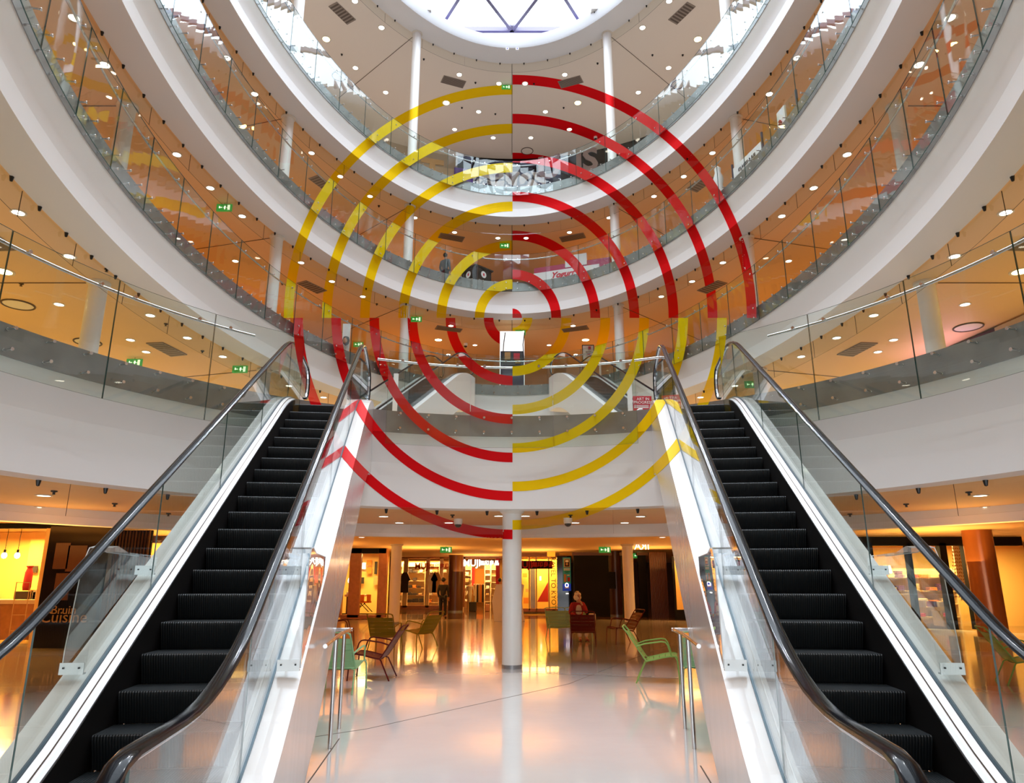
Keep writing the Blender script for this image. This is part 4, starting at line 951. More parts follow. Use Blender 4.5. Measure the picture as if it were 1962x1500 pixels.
rect(884, 1067, 890, 1163, 45, .3, 'wood', 'jamb', t); rect(950, 1070, 957, 1163, 45, .3, 'cloth_red', 'jamb', t); rect(906, 1090, 927, 1150, 49, .1, 'cloth_orange', 'inner_panel', t); rect(903, 1088, 909, 1130, 48.6, .1, 'cloth_red', 'curtain', t)
for i, (x0, x1) in enumerate(((889, 903), (929, 940), (941, 951))):
    a, b_ = atY(x0, 1100, 48).x, atY(x1, 1100, 48).x; t = empty('shelf_unit', ((a + b_) / 2, 48, 0), 0, 'bright shelf unit inside the clothes shop entrance, %s' % ('left wall', 'right wall, inner one', 'right wall, outer one')[i], 'shelf'); shelves(a, b_, 48, (.4, .8, 1.2, 1.6, 2.0, 2.4), t)
    fill(a, b_, 47.9, (.4, .8, 1.2, 1.6, 2.0), 'pale boxed goods inside the clothes shop entrance', 'goods inside the clothes shop entrance', ['cloth_white', 'cloth_white', 'paper_white', 'cloth_tan'])
a, b_ = atY(907, 1117, 43.6), atY(927, 1117, 43.6)
t = empty('clothes_rack', ((a.x + b_.x) / 2, 43.6, 0), 0, 'clothes rack with coats at the clothes shop entrance', 'clothes rack'); keep(MB().tube([(a.x, 43.6, 0), (a.x, 43.6, 1.5), (b_.x, 43.6, 1.5), (b_.x, 43.6, 0)], .015, 8).build('rail_frame', 'steel_rail'), t)
for i, m in enumerate(('cloth_tan', 'cloth_white', 'cloth_dark', 'cloth_tan', 'cloth_orange', 'cloth_dark')):
    x = a.x + (b_.x - a.x) * (i + .5) / 6; o = MB().prism([(-.06, 0), (.06, 0), (.05, .95), (.0, 1.02), (-.05, .95)], lambda p_, q_: Vector((x + p_[0], q_, .48 + p_[1])), 43.4, 43.8).build('hanging_coat', m); tag(o, ('tan', 'cream', 'black', 'light brown', 'orange', 'dark')[i] + ' coat hanging on the rack at the shop entrance', 'coat', 'coats on the rack')
p = atY(900, 1160, 43.4)
t = empty('mannequin', (p.x, 43.4, 0), 0, 'dressed mannequin in a white top at the clothes shop entrance', 'mannequin')
keep(MB().lathe([(.06, .45), (.10, .5), (.15, .95), (.12, 1.1), (.18, 1.38), (.06, 1.48), (.05, 1.54), (.09, 1.62), (.08, 1.74), (.01, 1.78)], c=(p.x, 43.4, 0), n=16).build('torso', 'cloth_white', smooth=True), t)
for s_ in (-1, 1): keep(MB().tube([(p.x + s_ * .08, 43.4, .95), (p.x + s_ * .09, 43.4, .5), (p.x + s_ * .1, 43.4, 0)], [.09, .06, .04], 10).build('leg', 'cloth_tan', smooth=True), t); keep(MB().tube([(p.x + s_ * .17, 43.4, 1.38), (p.x + s_ * .23, 43.4, 1.1), (p.x + s_ * .24, 43.3, .85)], [.05, .04, .03], 10).build('arm', 'cloth_white', smooth=True), t)
for (px, m, lab) in ((906, 'cloth_dark', 'black suitcase'), (934, 'wood', 'small brown box')):
    p = atY(px, 1150, 42.6); o = MB().box((p.x, 42.6, .26 if m == 'cloth_dark' else .2), (.42 if m == 'cloth_dark' else .26, .3, .52 if m == 'cloth_dark' else .4)).build('suitcase' if m == 'cloth_dark' else 'box', m, bevel=.03); tag(o, lab + ' on the floor at the clothes shop entrance', 'suitcase' if m == 'cloth_dark' else 'box')
# white info counter behind the middle column
p = atZ(975, 1190, 0); t = empty('info_counter', (p.x, p.y, 0), 0, 'white waisted information counter half hidden by the middle column', 'counter')
MB().prism([(-.62, 0), (.68, 0), (.56, .75), (.66, 1.5), (-.55, 1.5), (-.72, .85)], lambda q, y: Vector((q[0], y, q[1])), -.3, .3).build('body', 'white_paint', t, bevel=.02); MB().box((0, 0, 1.51), (1.22, .62, .03)).build('top', 'paper_white', t)
# yellow windows
Y = 39.5
t = root_at(1035, 1120, Y, 'shop_window', 'row of glowing yellow display windows right of the middle column', 'shop window')
rect(995, 1066, 1070, 1169, 41.2, .1, 'yellow_board', 'back_wall', t)
for x in (1012.5, 1026, 1050, 1067): rect(x, 1066, x + 3.5, 1169, Y, .2, 'shelf_cream', 'mullion', t)
rect(998, 1058, 1072, 1067, Y, .3, 'wood', 'header', t); rect(998, 1166, 1072, 1172, Y, .3, 'wood', 'sill', t); rect(1016, 1088, 1026, 1166, 40.2, .1, 'steel', 'steel_pier', t)
a, b_, c_ = atY(1029, 1153, 40.6), atY(1052, 1112, 40.6), atY(1052, 1153, 40.6); mb = MB().add([a, c_, b_, a + Vector((0, .1, 0)), c_ + Vector((0, .1, 0)), b_ + Vector((0, .1, 0))], [(0, 1, 2), (5, 4, 3), (0, 3, 4, 1), (1, 4, 5, 2), (2, 5, 3, 0)]); keep(mb.build('stair_graphic', 'cloth_red'), t)
p = atY(1060, 1118, 39.45); o = text('TRAVEL TO KYOTO', .36, 'cloth_dark', parent=None, m=Matrix.Translation((p.x, 39.45, p.z)) @ FACE @ Matrix.Rotation(-math.pi / 2, 4, 'Z')); keep(o, t)
for px in (1007, 1040, 1060): plight(px, 1074, 40.4, 75, (1, .62, .16))
for (x0, y0, x1, y1, m) in ((1001, 1098, 1010, 1106, 'cloth_orange'), (1003, 1145, 1013, 1156, 'cloth_orange'), (1007, 1128, 1015, 1134, 'cloth_tan'), (1034, 1104, 1037, 1112, 'sign_white')):
    o = rect(x0, y0, x1, y1, 40.9, .05, m, 'display_item'); tag(o, 'small orange display item in the yellow windows', 'display item', 'items in the yellow windows')
# totem
p = atZ(1083, 1178, 0)
t = empty('digital_totem', (p.x, p.y, 0), 0, 'tall black advertising totem with a green and blue poster', 'totem')
def tr(px0, py0, px1, py1, dy, m, name): return rect(px0, py0, px1, py1, p.y - .2, .03, m, name, t, dy)
keep(rect(1067, 1065, 1097, 1179, p.y - .15, .3, 'black_gloss', 'case'), t)
tr(1078, 1068, 1094, 1118, -.04, 'poster_green', 'green_poster'); tr(1078, 1118, 1094, 1132, -.04, 'poster_blue', 'blue_poster'); tr(1080, 1070, 1092, 1087, -.07, 'gold_letter', 'picture_border'); tr(1082, 1072, 1090, 1085, -.09, 'black', 'picture')
for (x0, y0, x1, y1, m) in ((1083, 1073, 1089, 1077, 'paper_white'), (1084, 1078, 1088, 1083, 'cloth_tan'), (1082, 1094, 1091, 1098, 'teal'), (1080, 1100, 1085, 1115, 'cloth_tan'), (1087, 1106, 1092, 1114, 'cloth_red'), (1086, 1101, 1091, 1103, 'paper_white'), (1080, 1089, 1092, 1090.5, 'paper_white'), (1080, 1091.5, 1092, 1093, 'paper_white'), (1082, 1125, 1090, 1127, 'paper_white'), (1084, 1136, 1089, 1138, 'sign_white')): tr(x0, y0, x1, y1, -.11, m, 'poster_print')
a = atY(1086, 1121, p.y - .3); keep(MB().tube([a + Vector((.08 * math.cos(q), 0, .1 * math.sin(q))) for q in [i * math.pi / 4 for i in range(8)]], .02, 6, closed=True).build('emblem', 'sign_white'), t)
# dark fronts on the right
for (x0, x1, Yb, lab) in ((1099, 1170, 36.0, 'wide black closed shop front behind the seated person'), (1190, 1209, 35.6, 'narrow black shop front by the right column'), (1222, 1243, 35.6, 'black doorway left of the dark slats')):
    t = root_at((x0 + x1) / 2, 1100, Yb, 'storefront', lab, 'shop front'); rect(x0, 1062, x1, 1190, Yb, .2, 'black', 'panel', t); rect(x0 - 2, 1058, x1 + 2, 1064, Yb - .1, .3, 'wood_dark', 'header', t)
slat_wall(1243, 1058, 1282, 1178, 34.5, 14, 'dark red brown vertical slat wall by the right escalator', 'brown_dark')
t = root_at(1300, 1120, 33, 'shop_window', 'glowing amber panel in a black frame beside the right escalator', 'shop window'); rect(1288, 1066, 1345, 1195, 33, .15, 'black', 'frame', t); rect(1292, 1070, 1345, 1168, 32.95, .05, 'amber_wall', 'panel', t); plight(1308, 1085, 32.2, 40)
t = root_at(1180, 1108, 34, 'wall_notice', 'small dark notice on the brown pillar', 'notice'); p = atY(1182, 1108, 34); keep(MB().box((p.x, 36.2, 1.7), (.5, .04, .8)).build('board', 'black'), t)
p = atY(1225, 1048, 31); t = empty('shop_sign', (p.x, 31, p.z), 0, 'white glowing mirrored letters reflected high behind the right column', 'sign'); o = text('IRA', .42, 'sign_white', parent=None, m=facing(Vector((p.x, 30.4, p.z))) @ Matrix.Diagonal((-1, 1, 1, 1))); keep(o, t)
p = atY(1056, 1053, 36); o = MB().box((p.x, 36, 2.95), (.4, .05, .24)).build('hanging_sign', 'yellow_board'); tag(o, 'small square amber sign hanging under the ceiling', 'sign')
# right: homeware shop
Y = 24.5
t = root_at(1770, 1120, Y, 'storefront', 'warm homeware shop window at the right, seen through the escalator glass', 'shop front')
rect(1640, 1028, 1960, 1045, Y, .3, 'black', 'header', t)
for x0, x1 in ((1640, 1692), (1744, 1760), (1812, 1824), (1862, 1872)): rect(x0, 1040, x1, 1206, Y, .25, 'black', 'mullion', t)
rect(1600, 1030, 1990, 1206, 28.5, .1, 'amber_wall', 'back_wall', t)
for px in (1715, 1780, 1850, 1955): plight(px, 1052, 26.3, 110, (1, .68, .25))
a, b_ = atY(1690, 1100, 27).x, atY(1822, 1100, 27).x
t = empty('shelf_unit', ((a + b_) / 2, 27, 0), 0, 'long shelf wall of cushions and towels in the homeware shop', 'shelf'); shelves(a, b_, 27, (.4, .85, 1.3, 1.75), t)
fill(a, b_, 26.9, (.4, .85, 1.3, 1.75), 'folded towels and cushions in the homeware shop', 'goods on the homeware shelves', ['cloth_white', 'cloth_white', 'cloth_orange', 'cloth_red', 'shelf_cream', 'violet_cloth'])
t = root_at(1750, 1170, 25.3, 'display_table', 'low cream display table inside the homeware shop', 'table'); rect(1712, 1163, 1812, 1170, 25.3, .8, 'shelf_cream', 'top', t); rect(1718, 1138, 1750, 1164, 25.7, .4, 'cloth_white', 'cabinet', t)
for x in (1716, 1806): rect(x, 1170, x + 3, 1200, 25.4, .6, 'shelf_cream', 'leg', t)
for (x0, y0, x1, y1, m, lab) in ((1784, 1152, 1796, 1163, 'violet_cloth', 'violet'), (1799, 1153, 1810, 1163, 'cloth_white', 'white'), (1758, 1150, 1775, 1163, 'cloth_white', 'pale')): o = rect(x0, y0, x1, y1, 25.4, .3, m, 'towel_stack'); tag(o, lab + ' towel stack on the low display table', 'towels')
p = atY(1699, 1092, 25.2); t = empty('table_lamp', (p.x, 25.2, 1.3), 0, 'small lamp with a cream shade in the homeware shop', 'lamp'); keep(MB().lathe([(.16, 0), (.13, .26)], c=(p.x, 25.2, 1.9), n=18).build('lamp_shade', 'bulb', smooth=True), t); keep(MB().tube([(p.x, 25.2, 1.35), (p.x, 25.2, 1.95)], .02, 8).build('stem', 'wood'), t)
# patterned curtain with leaf shapes
t = root_at(1843, 1090, 25.6, 'curtain', 'bright curtain printed with rows of brown leaves, right of the homeware window', 'curtain'); rect(1824, 1040, 1862, 1150, 25.6, .04, 'shelf_cream', 'cloth', t)
mb = MB()
for r_ in range(16):
    for c_ in range(5):
        px, py = 1828 + c_ * 8, 1044 + r_ * 6.6; q = atY(px, py, 25.55)
        for s_ in (-1, 1): mb.add([q + Vector((s_ * .005, 0, -.03)), q + Vector((s_ * .05, 0, -.025)), q + Vector((s_ * .075, 0, .03)), q + Vector((s_ * .03, 0, .02))], [(0, 1, 2, 3)])
keep(mb.build('leaf_print', 'wood'), t)
t = root_at(1868, 1100, 25, 'light_line', 'thin glowing vertical line of light beside the copper column', 'light strip'); a, b_ = atY(1867, 1035, 24.3), atY(1876, 1206, 24.3); b_.z = 0; keep(MB().tube([a, b_], .025, 6).build('tube', 'neon'), t)
a, b_ = atY(1940, 1100, 27).x, atY(2040, 1100, 27).x
t = empty('shelf_unit', ((a + b_) / 2, 27, 0), 0, 'brown shelf unit at the right edge, behind the copper column', 'shelf'); shelves(a, b_, 26, (.4, .85, 1.3, 1.75, 2.2), t, m='wood'); fill(a, b_, 25.9, (.4, .85, 1.3, 1.75, 2.2), 'small goods on the shelf at the right edge', 'goods on the right edge shelf', ['cloth_white', 'cloth_tan', 'cloth_dark', 'cloth_red'])
# added upward fill before the shops, to warm the ground floor ceiling
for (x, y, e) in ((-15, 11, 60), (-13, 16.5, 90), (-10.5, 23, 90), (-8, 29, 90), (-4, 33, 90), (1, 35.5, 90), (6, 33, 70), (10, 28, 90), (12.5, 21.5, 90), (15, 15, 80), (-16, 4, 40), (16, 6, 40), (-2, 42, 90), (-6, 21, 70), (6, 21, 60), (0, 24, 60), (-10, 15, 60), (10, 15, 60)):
    area('corridor_fill', (x, y, 2.2), (2.6, 2.6), e * 1.05, (1, .50, .12), (0, 0, 1))
# ------------------------------------------------------------------ things on the upper galleries
mat('kiosk_pink', (.45, .02, .10), .4); mat('kiosk_white', (.85, .85, .85), .35); mat('navy', (.02, .03, .07), .4); mat('script_red', (.65, .02, .05), .4); mat('grey_text', (.35, .35, .36), .5); mat('dark_text', (.03, .03, .05), .5)
mat('beige', (.62, .50, .36), .5); mat('tan_letter', (.55, .32, .12), .5); mat('navy_wall', (.03, .045, .07), .4); mat('mauve', (.33, .24, .24), .5); mat('blue_glass', (.08, .2, .55), .2); mat('purple', (.12, .04, .45), .3); mat('screen_white', (.9, .9, .9), .4, emit=(1, 1, 1), estr=1.1)
mat('magenta_glow', (.8, .3, .8), .5, emit=(1, .55, 1), estr=6); mat('purple_dark', (.03, .008, .03), .3); mat('cardboard', (.42, .27, .14), .7); mat('red_poster', (.55, .03, .05), .5)
def quadbox(P, d, m, name, parent):
    """four world points (a tilted rectangle) given depth d away from the eye"""
    P = [Vector(p) for p in P]; n_ = (P[1] - P[0]).cross(P[3] - P[0]).normalized(); 
    if n_.dot(P[0] - Vector((0, 0, H))) < 0: n_ = -n_
    m_ = MB().add(P + [p + n_ * d for p in P], [(0, 1, 2, 3), (7, 6, 5, 4), (0, 4, 5, 1), (1, 5, 6, 2), (2, 6, 7, 3), (3, 7, 4, 0)])
    return keep(m_.build(name, m), parent)
# yogurt kiosk on the third gallery
z3 = TOP[3] - .1
A, B_ = Vector((1.0, 29.8, 0)), Vector((4.3, 28.6, 0))
t = empty('kiosk', (2.5, 29.2, z3), 0, 'raspberry red yogurt kiosk with a white lettered board behind the third gallery glass', 'kiosk')
d = (B_ - A).normalized(); nrm = Vector((d.y, -d.x, 0)); ang = math.atan2(d.y, d.x)
def K(u, v, z): return A + d * u + nrm * (-v) + Vector((0, 0, z3 + z))
LK = (B_ - A).length
quadbox([K(0, 0, 0), K(LK, 0, 0), K(LK, 0, 1.5), K(0, 0, 1.5)], 1.2, 'kiosk_pink', 'body', t)
quadbox([K(.0, -.06, .45), K(LK * .86, -.06, .45), K(LK * .86, -.06, 1.22), K(.0, -.06, 1.22)], .05, 'kiosk_white', 'front_board', t)
quadbox([K(LK * .42, -.03, 1.3), K(LK * .70, -.03, 1.3), K(LK * .70, -.03, 1.85), K(LK * .42, -.03, 1.85)], .08, 'kiosk_white', 'menu_board', t)
mt = Matrix.Translation(K(LK * .38, -.07, .98)) @ Matrix.Rotation(ang, 4, 'Z') @ FACE; keep(text('Yogurt', .38, 'script_red', parent=None, m=mt, shear=.4, bold=.012), t)
mt = Matrix.Translation(K(LK * .44, -.07, .72)) @ Matrix.Rotation(ang, 4, 'Z') @ FACE; keep(text('FACTORY', .17, 'grey_text', parent=None, m=mt), t)
for u in (.10, .78):
    c = K(LK * u, -.09, .5); mb = MB().lathe([(.09, 0), (.14, .22), (.13, .24)], c=c, n=14); cup = keep(mb.build('cup_picture', 'kiosk_white', smooth=True), t)
    for k in range(5): q = c + Vector((math.cos(k * 1.26) * .07, -.02, .27 + .03 * (k % 2))); keep(MB().lathe([(.001, -.05), (.05, 0), (.001, .05)], c=q, n=8).build('berry_picture', 'script_red', smooth=True), t)
# black cube kiosk
t = empty('kiosk', (-1.6, 29.6, z3), R(45), 'small black cube kiosk with round white emblems on the third gallery', 'kiosk')
MB().box((0, 0, .62), (.95, .95, 1.24)).build('body', 'black', t, bevel=.01); MB().box((0, 0, 1.26), (1.08, 1.08, .06)).build('rim', 'black', t)
for rz_ in (0, -90):
    M_ = Matrix.Rotation(R(rz_), 4, 'Z')
    pts = [M_ @ Vector((.16 * math.cos(a), -.485, .95 + .16 * math.sin(a))) for a in [2 * math.pi * i / 20 for i in range(20)]]; MB().add(pts, [tuple(range(20))]).build('emblem', 'kiosk_white', t)
    pts = [M_ @ Vector((.05 * math.cos(a), -.49, .95 + .07 * math.sin(a))) for a in [2 * math.pi * i / 12 for i in range(12)]]; MB().add(pts, [tuple(range(12))]).build('emblem_drop', 'script_red', t)
    mb = MB(); [mb.add([M_ @ Vector((x, -.49, z)) for x, z in ((-.3 + k * .12, .62), (-.2 + k * .12, .62), (-.2 + k * .12, .65), (-.3 + k * .12, .65))], [(0, 1, 2, 3)]) for k in range(5)]; mb.build('small_print', 'grey_text', t)
# ice cream stand on the right of the third gallery
def ringq(px, py, n=.9, L=3):
    """arc length on the oval whose offset point lines up with column px at height py"""
    best = None
    for i in range(400):
        q = i * UP.L / 400; p = UP.at(q, n); D = p.y * CT + 13 * ST; x = 981 + F * p.x / D
        if best is None or abs(x - px) < best[0]: best = (abs(x - px), q)
    return best[1]
t = empty('ice_cream_stand', (7.6, 19.5, z3), 0, 'white ice cream stand with lettered boards behind the right third gallery glass', 'kiosk')
def board(px, py, w_, h_, m, name, zb, txts=(), n=.55, Lz=z3):
    """upright board whose near lower corner stands at the given place along the rail"""
    q0 = px; P = [UP.at(q0, n, Lz + zb), UP.at(q0 + w_, n, Lz + zb)]; P = P + [P[1] + Vector((0, 0, h_)), P[0] + Vector((0, 0, h_))]
    o = quadbox(P, .06, m, name, t); dd = (P[0] - P[1]).normalized(); an = math.atan2(dd.y, dd.x); c = (P[0] + P[1]) / 2
    nn = UP.nrm(q0 + w_ / 2)
    for (s_, z, sz, mm, kw) in txts:
        mt = Matrix.Translation(Vector((c.x, c.y, Lz + zb + z)) - nn * .015) @ Matrix.Rotation(math.atan2(-dd.y, -dd.x), 4, 'Z') @ FACE
        keep(text(s_, sz, mm, parent=None, m=mt, **kw), t)
def q_of(px, py, Z):
    p = atZ(px, py, Z); best = min(range(0, 1440), key=lambda i: abs(math.atan2(UP.p[i][0], UP.p[i][1] - 14.7) - math.atan2(p.x, p.y - 14.7))); return UP.s[best]
qb = q_of(1660, 420, z3 + .4)
board(qb - 1.55, 0, 1.55, .95, 'kiosk_white', 'front_board', .25, (('GLACES & JUS', .70, .16, 'dark_text', {'bold': .004}), ('FABRIQUÉES MAISON', .52, .10, 'grey_text', {}), ('iceRoll', .28, .30, 'dark_text', {'shear': .5, 'bold': .004})))
board(qb + .12, 0, 1.9, .36, 'kiosk_white', 'side_board', .28); board(qb + .15, 0, .95, .75, 'glass_clear', 'display_glass', .62)
board(qb + .95, 0, .42, .85, 'kiosk_white', 'poster', .66); board(qb + 1.35, 0, .65, .9, 'glass_clear', 'display_glass', .62)
board(qb + 1.96, 0, .05, 1.35, 'navy', 'post', .2); board(qb + .03, 0, .05, 1.3, 'navy', 'post', .2); board(qb - 1.64, 0, .05, 1.2, 'navy', 'post', .2)
board(qb - 3.0, 0, 1.3, .55, 'kiosk_white', 'side_board', .2); board(qb - 2.95, 0, 1.2, .6, 'glass_clear', 'display_glass', .72)
c = UP.at(qb + 1.16, .5, z3 + .95)
for k in range(9): keep(MB().lathe([(.001, -.05), (.045, 0), (.001, .05)], c=c + Vector((.02 * math.cos(k), .10 * math.cos(k * .7), .13 * math.sin(k * .7))), n=8).build('flower_print', 'kiosk_pink' if k % 3 else 'script_red', smooth=True), t)
c = UP.at(qb - 2.3, .5, z3 + .5); keep(MB().lathe([(.16, 0), (.14, .5), (.18, .75), (.10, 1.0), (.12, 1.15), (.02, 1.25)], c=c, n=14).build('cone_figure', 'paper_white', smooth=True), t)
# ------------------------------------------------------------------ highest gallery: graphic wall
z4 = TOP[4] - .1; YW = 36.3
t = empty('storefront', (0, YW, z4), 0, 'mirror glass storefront with a black band above, centre of the highest gallery', 'shop front')
def wallarc(x0, x1, za, zb, off, m, name, par):
    rows = []; n_ = 16
    q0 = min(range(1440), key=lambda i: abs(UP.p[i][0] + UP.p[i][2] * off - abs(x0)) + (0 if i < 700 else 99)); q1 = min(range(1440), key=lambda i: abs(UP.p[i][0] + UP.p[i][2] * off - abs(x1)) + (0 if i < 700 else 99))
    a, b_ = UP.s[q0] * (1 if x0 >= 0 else -1), UP.s[q1] * (1 if x1 >= 0 else -1)
    for i in range(n_ + 1): q = a + (b_ - a) * i / n_; rows.append([UP.at(q, off, za), UP.at(q, off, zb)])
    m_ = MB().sweep(rows); m_.sweep([[p + Vector((0, .1, 0)) for p in r_] for r_ in rows]); return keep(m_.build(name, m), par)
wallarc(-3.2, 8.5, 25.1, LIPB[5] + .02, 9.15, 'black', 'black_band', t)
mw = bpy.data.materials.new('mural'); mw.use_nodes = True; n = mw.node_tree; b = n.nodes['Principled BSDF']; g3 = n.nodes.new('ShaderNodeNewGeometry'); v = n.nodes.new('ShaderNodeTexVoronoi'); v.feature = 'DISTANCE_TO_EDGE'; v.inputs['Scale'].default_value = .9; nz = n.nodes.new('ShaderNodeTexNoise'); nz.inputs['Scale'].default_value = .8
ad = n.nodes.new('ShaderNodeVectorMath'); ad.operation = 'ADD'; n.links.new(g3.outputs['Position'], nz.inputs['Vector']); n.links.new(g3.outputs['Position'], ad.inputs[0]); n.links.new(nz.outputs['Color'], ad.inputs[1]); n.links.new(ad.outputs[0], v.inputs['Vector'])
r_ = n.nodes.new('ShaderNodeValToRGB'); e = r_.color_ramp.elements; e[0].color = (.02, .03, .08, 1); e[0].position = .03; e[1].color = (.75, .76, .8, 1); e[1].position = .07; x_ = e.new(.22); x_.color = (.6, .62, .68, 1); x_ = e.new(.30); x_.color = (.25, .2, .26, 1)
n.links.new(v.outputs['Distance'], r_.inputs['Fac']); n.links.new(r_.outputs['Color'], b.inputs['Base Color']); b.inputs['Roughness'].default_value = .2; MATS['mural'] = mw
wallarc(-3.0, 2.0, z4, 25.1, 9.1, 'mural', 'mirror_glazing', t); wallarc(-3.4, -2.3, z4, 25.1, 9.05, 'purple', 'violet_strip', t)
t = empty('storefront', (4, 35, z4), 0, 'navy shop wall with large mauve letters on the highest gallery, right of centre', 'shop front')
wallarc(2.0, 6.6, z4, 25.0, 9.1, 'navy_wall', 'navy_wall', t)
for s_, px, py in (('U', 1052, 322), ('I', 1109, 318), ('S', 1131, 307)):
    p = atY(px, py, 34.6); keep(text(s_, 1.9, 'mauve', parent=None, m=facing(Vector((p.x, 34.6, p.z)), R(-18)), bold=.05, extrude=.03), t)
t = empty('storefront', (-5, 35, z4), 0, 'beige shop wall with a large tan letter T on the highest gallery, left of centre', 'shop front')
wallarc(-6.2, -3.4, z4, 25.0, 9.1, 'beige', 'beige_wall', t); p = atY(828, 330, 34.4); keep(text('T', 2.0, 'tan_letter', parent=None, m=facing(Vector((p.x, 34.4, p.z)), R(18)), bold=.06, extrude=.03), t)
# ------------------------------------------------------------------ second gallery: tall white panel with a dark screen, posters
z2 = TOP[2] - .1
t = empty('information_screen', (.0, 29.6, z2), 0, 'tall white display panel with dark screen at the far centre of the second gallery', 'display panel')
def at2(px0, py0, px1, py1, Y, m, name, dy=0): a, b_ = atY(px0, py0, Y), atY(px1, py1, Y); return keep(MB().box(((a.x + b_.x) / 2, Y + dy, (a.z + b_.z) / 2), (abs(a.x - b_.x), .06, abs(a.z - b_.z))).build(name, m), t)
at2(958, 635, 1005, 741, 29.7, 'screen_white', 'white_board'); at2(959, 673, 1004, 741, 29.6, 'navy', 'screen'); at2(962, 674, 1002, 700, 29.5, 'grey_cloth', 'screen_print')
at2(967, 675, 978, 689, 29.4, 'cloth_tan', 'print_patch'); at2(984, 677, 996, 689, 29.4, 'red_poster', 'print_patch'); at2(987, 690, 997, 696, 29.4, 'gold_letter', 'print_patch')
for px in (966, 1003): keep(MB().tube([atY(px + 2, 637, 29.3), atY(px - 1, 660, 29.3), atY(px - 3 if px < 980 else px + 1, 690, 29.3)], .02, 6).build('cable', 'dark_metal'), t)
t = empty('poster_stand', (3.6, 29.5, z2), 0, 'framed white poster with round red emblem, second gallery right of centre', 'poster')
at2(1115, 661, 1139, 692, 29.3, 'dark_metal', 'frame'); at2(1116.5, 662.5, 1137.5, 692, 29.2, 'kiosk_white', 'sheet'); at2(1127, 664, 1132, 669, 29.1, 'red_poster', 'emblem'); at2(1122, 673, 1133, 674.5, 29.1, 'grey_text', 'print_line'); at2(1124, 678, 1131, 679, 29.1, 'red_poster', 'print_line')
for px in (1116, 1138): p = atY(px, 692, 29.3); keep(MB().tube([(p.x, 29.3, z2), (p.x, 29.3, p.z)], .02, 6).build('foot', 'dark_metal'), t)
t = empty('wall_poster', (-7.5, 24, z2), 0, 'black and white portrait poster beside the left red arc on the second gallery', 'poster')
P = [atY(655, 675, 24.0), atY(668, 675, 24.0), atY(672, 620, 24.0), atY(657, 620, 24.0)]; quadbox(P, .05, 'kiosk_white', 'sheet', t)
c = atY(663, 652, 23.9); keep(MB().lathe([(.001, -.2), (.10, -.12), (.13, 0), (.09, .12), (.001, .16)], c=c, n=14).build('portrait_hair', 'grey_cloth', smooth=True), t); keep(MB().lathe([(.001, -.13), (.07, -.08), (.085, 0), (.05, .08), (.001, .1)], c=c + Vector((-.01, -.07, -.02)), n=14).build('portrait_face', 'skin', smooth=True), t)
P = [atY(578, 618, 22.5), atY(634, 648, 22.5), atY(634, 664, 22.5), atY(578, 640, 22.5)]
t = empty('shop_counter', (-6.5, 23.5, z2), 0, 'dark counter with a yellow edge and warm lit display on the left second gallery', 'counter')
quadbox([UP.at(q, 1.8, z) for q, z in ((-9.6, z2 + .35), (-13.5, z2 + .35), (-13.5, z2 + .85), (-9.6, z2 + .85))], .3, 'navy', 'front', t); quadbox([UP.at(q, 1.7, z) for q, z in ((-9.6, z2 + .85), (-13.5, z2 + .85), (-13.5, z2 + .97), (-9.6, z2 + .97))], .4, 'yellow_board', 'edge', t)
# first gallery: header of the lit shop on the right, boxes, sign
t = empty('storefront', (12.2, 19, TOP[1]), 0, 'dark purple shop fascia with glowing script on the right of the first gallery', 'shop front')
a, b_ = atZ(1905, 628, 8.0), atZ(1716, 711, 8.0)
quadbox([Vector((a.x, a.y, 7.1)), Vector((b_.x, b_.y, 7.1)), Vector((b_.x, b_.y, 8.0)), Vector((a.x, a.y, 8.0))], .3, 'purple_dark', 'fascia', t)
quadbox([Vector((a.x - .03, a.y, 7.62)), Vector((b_.x - .03, b_.y, 7.62)), Vector((b_.x - .03, b_.y, 7.68)), Vector((a.x - .03, a.y, 7.68))], .03, 'cloth_tan', 'line', t)
dd = (a - b_).normalized(); keep(text('mangas', .8, 'magenta_glow', parent=None, m=Matrix.Translation(Vector((a.x - .06, a.y, 7.22)) - dd * 1.6) @ Matrix.Rotation(math.atan2(-dd.y, -dd.x) + math.pi * 0, 4, 'Z') @ Matrix.Rotation(0, 4, 'Z') @ FACE, shear=.3, bold=.02), t)
p = a + dd * 2.2; quadbox([Vector((a.x, a.y, 5)), Vector((p.x, p.y, 5)), Vector((p.x, p.y, 8)), Vector((a.x, a.y, 8))], .2, 'beige', 'pleated_wall', t)
area('shop_sign_glow', (a.x - .5, a.y + 1.5, 7.4), (2.5, .3), 9, (1, .45, .9), (-.3, 0, 1))
z1 = TOP[1] - .1
for i, (px, py, w_, h_) in enumerate(((733, 779, .9, .4), (725, 785, .7, .25))):
    p = atY(px, py, 15.2); o = MB().box((p.x, 15.3 + i * .8, z1 + h_ / 2 + .02), (w_, .6, h_), rz=.35).build('cardboard_box', 'cardboard', bevel=.01); tag(o, 'brown cardboard box on the first gallery floor left of the far escalator' + (', taller one' if i == 0 else ', lower one behind'), 'box')
t = empty('sign_board', (2.6, 14.9, z1), 0, 'red ART IN PROGRESS sign on the first gallery by the right escalator', 'sign')
a, b_ = atY(1214, 791, 14.6), atY(1248, 759, 14.6); keep(MB().box(((a.x + b_.x) / 2, 14.6, (a.z + b_.z) / 2), (b_.x - a.x, .02, b_.z - a.z)).build('board', 'red_poster'), t)
for s_, py, sz in (('ART IN', 764.5, .085), ('PROGRESS', 771, .085)): q = atY(1232, py, 14.58); keep(text(s_, sz, 'kiosk_white', parent=None, m=facing(Vector((q.x, 14.58, q.z)))), t)
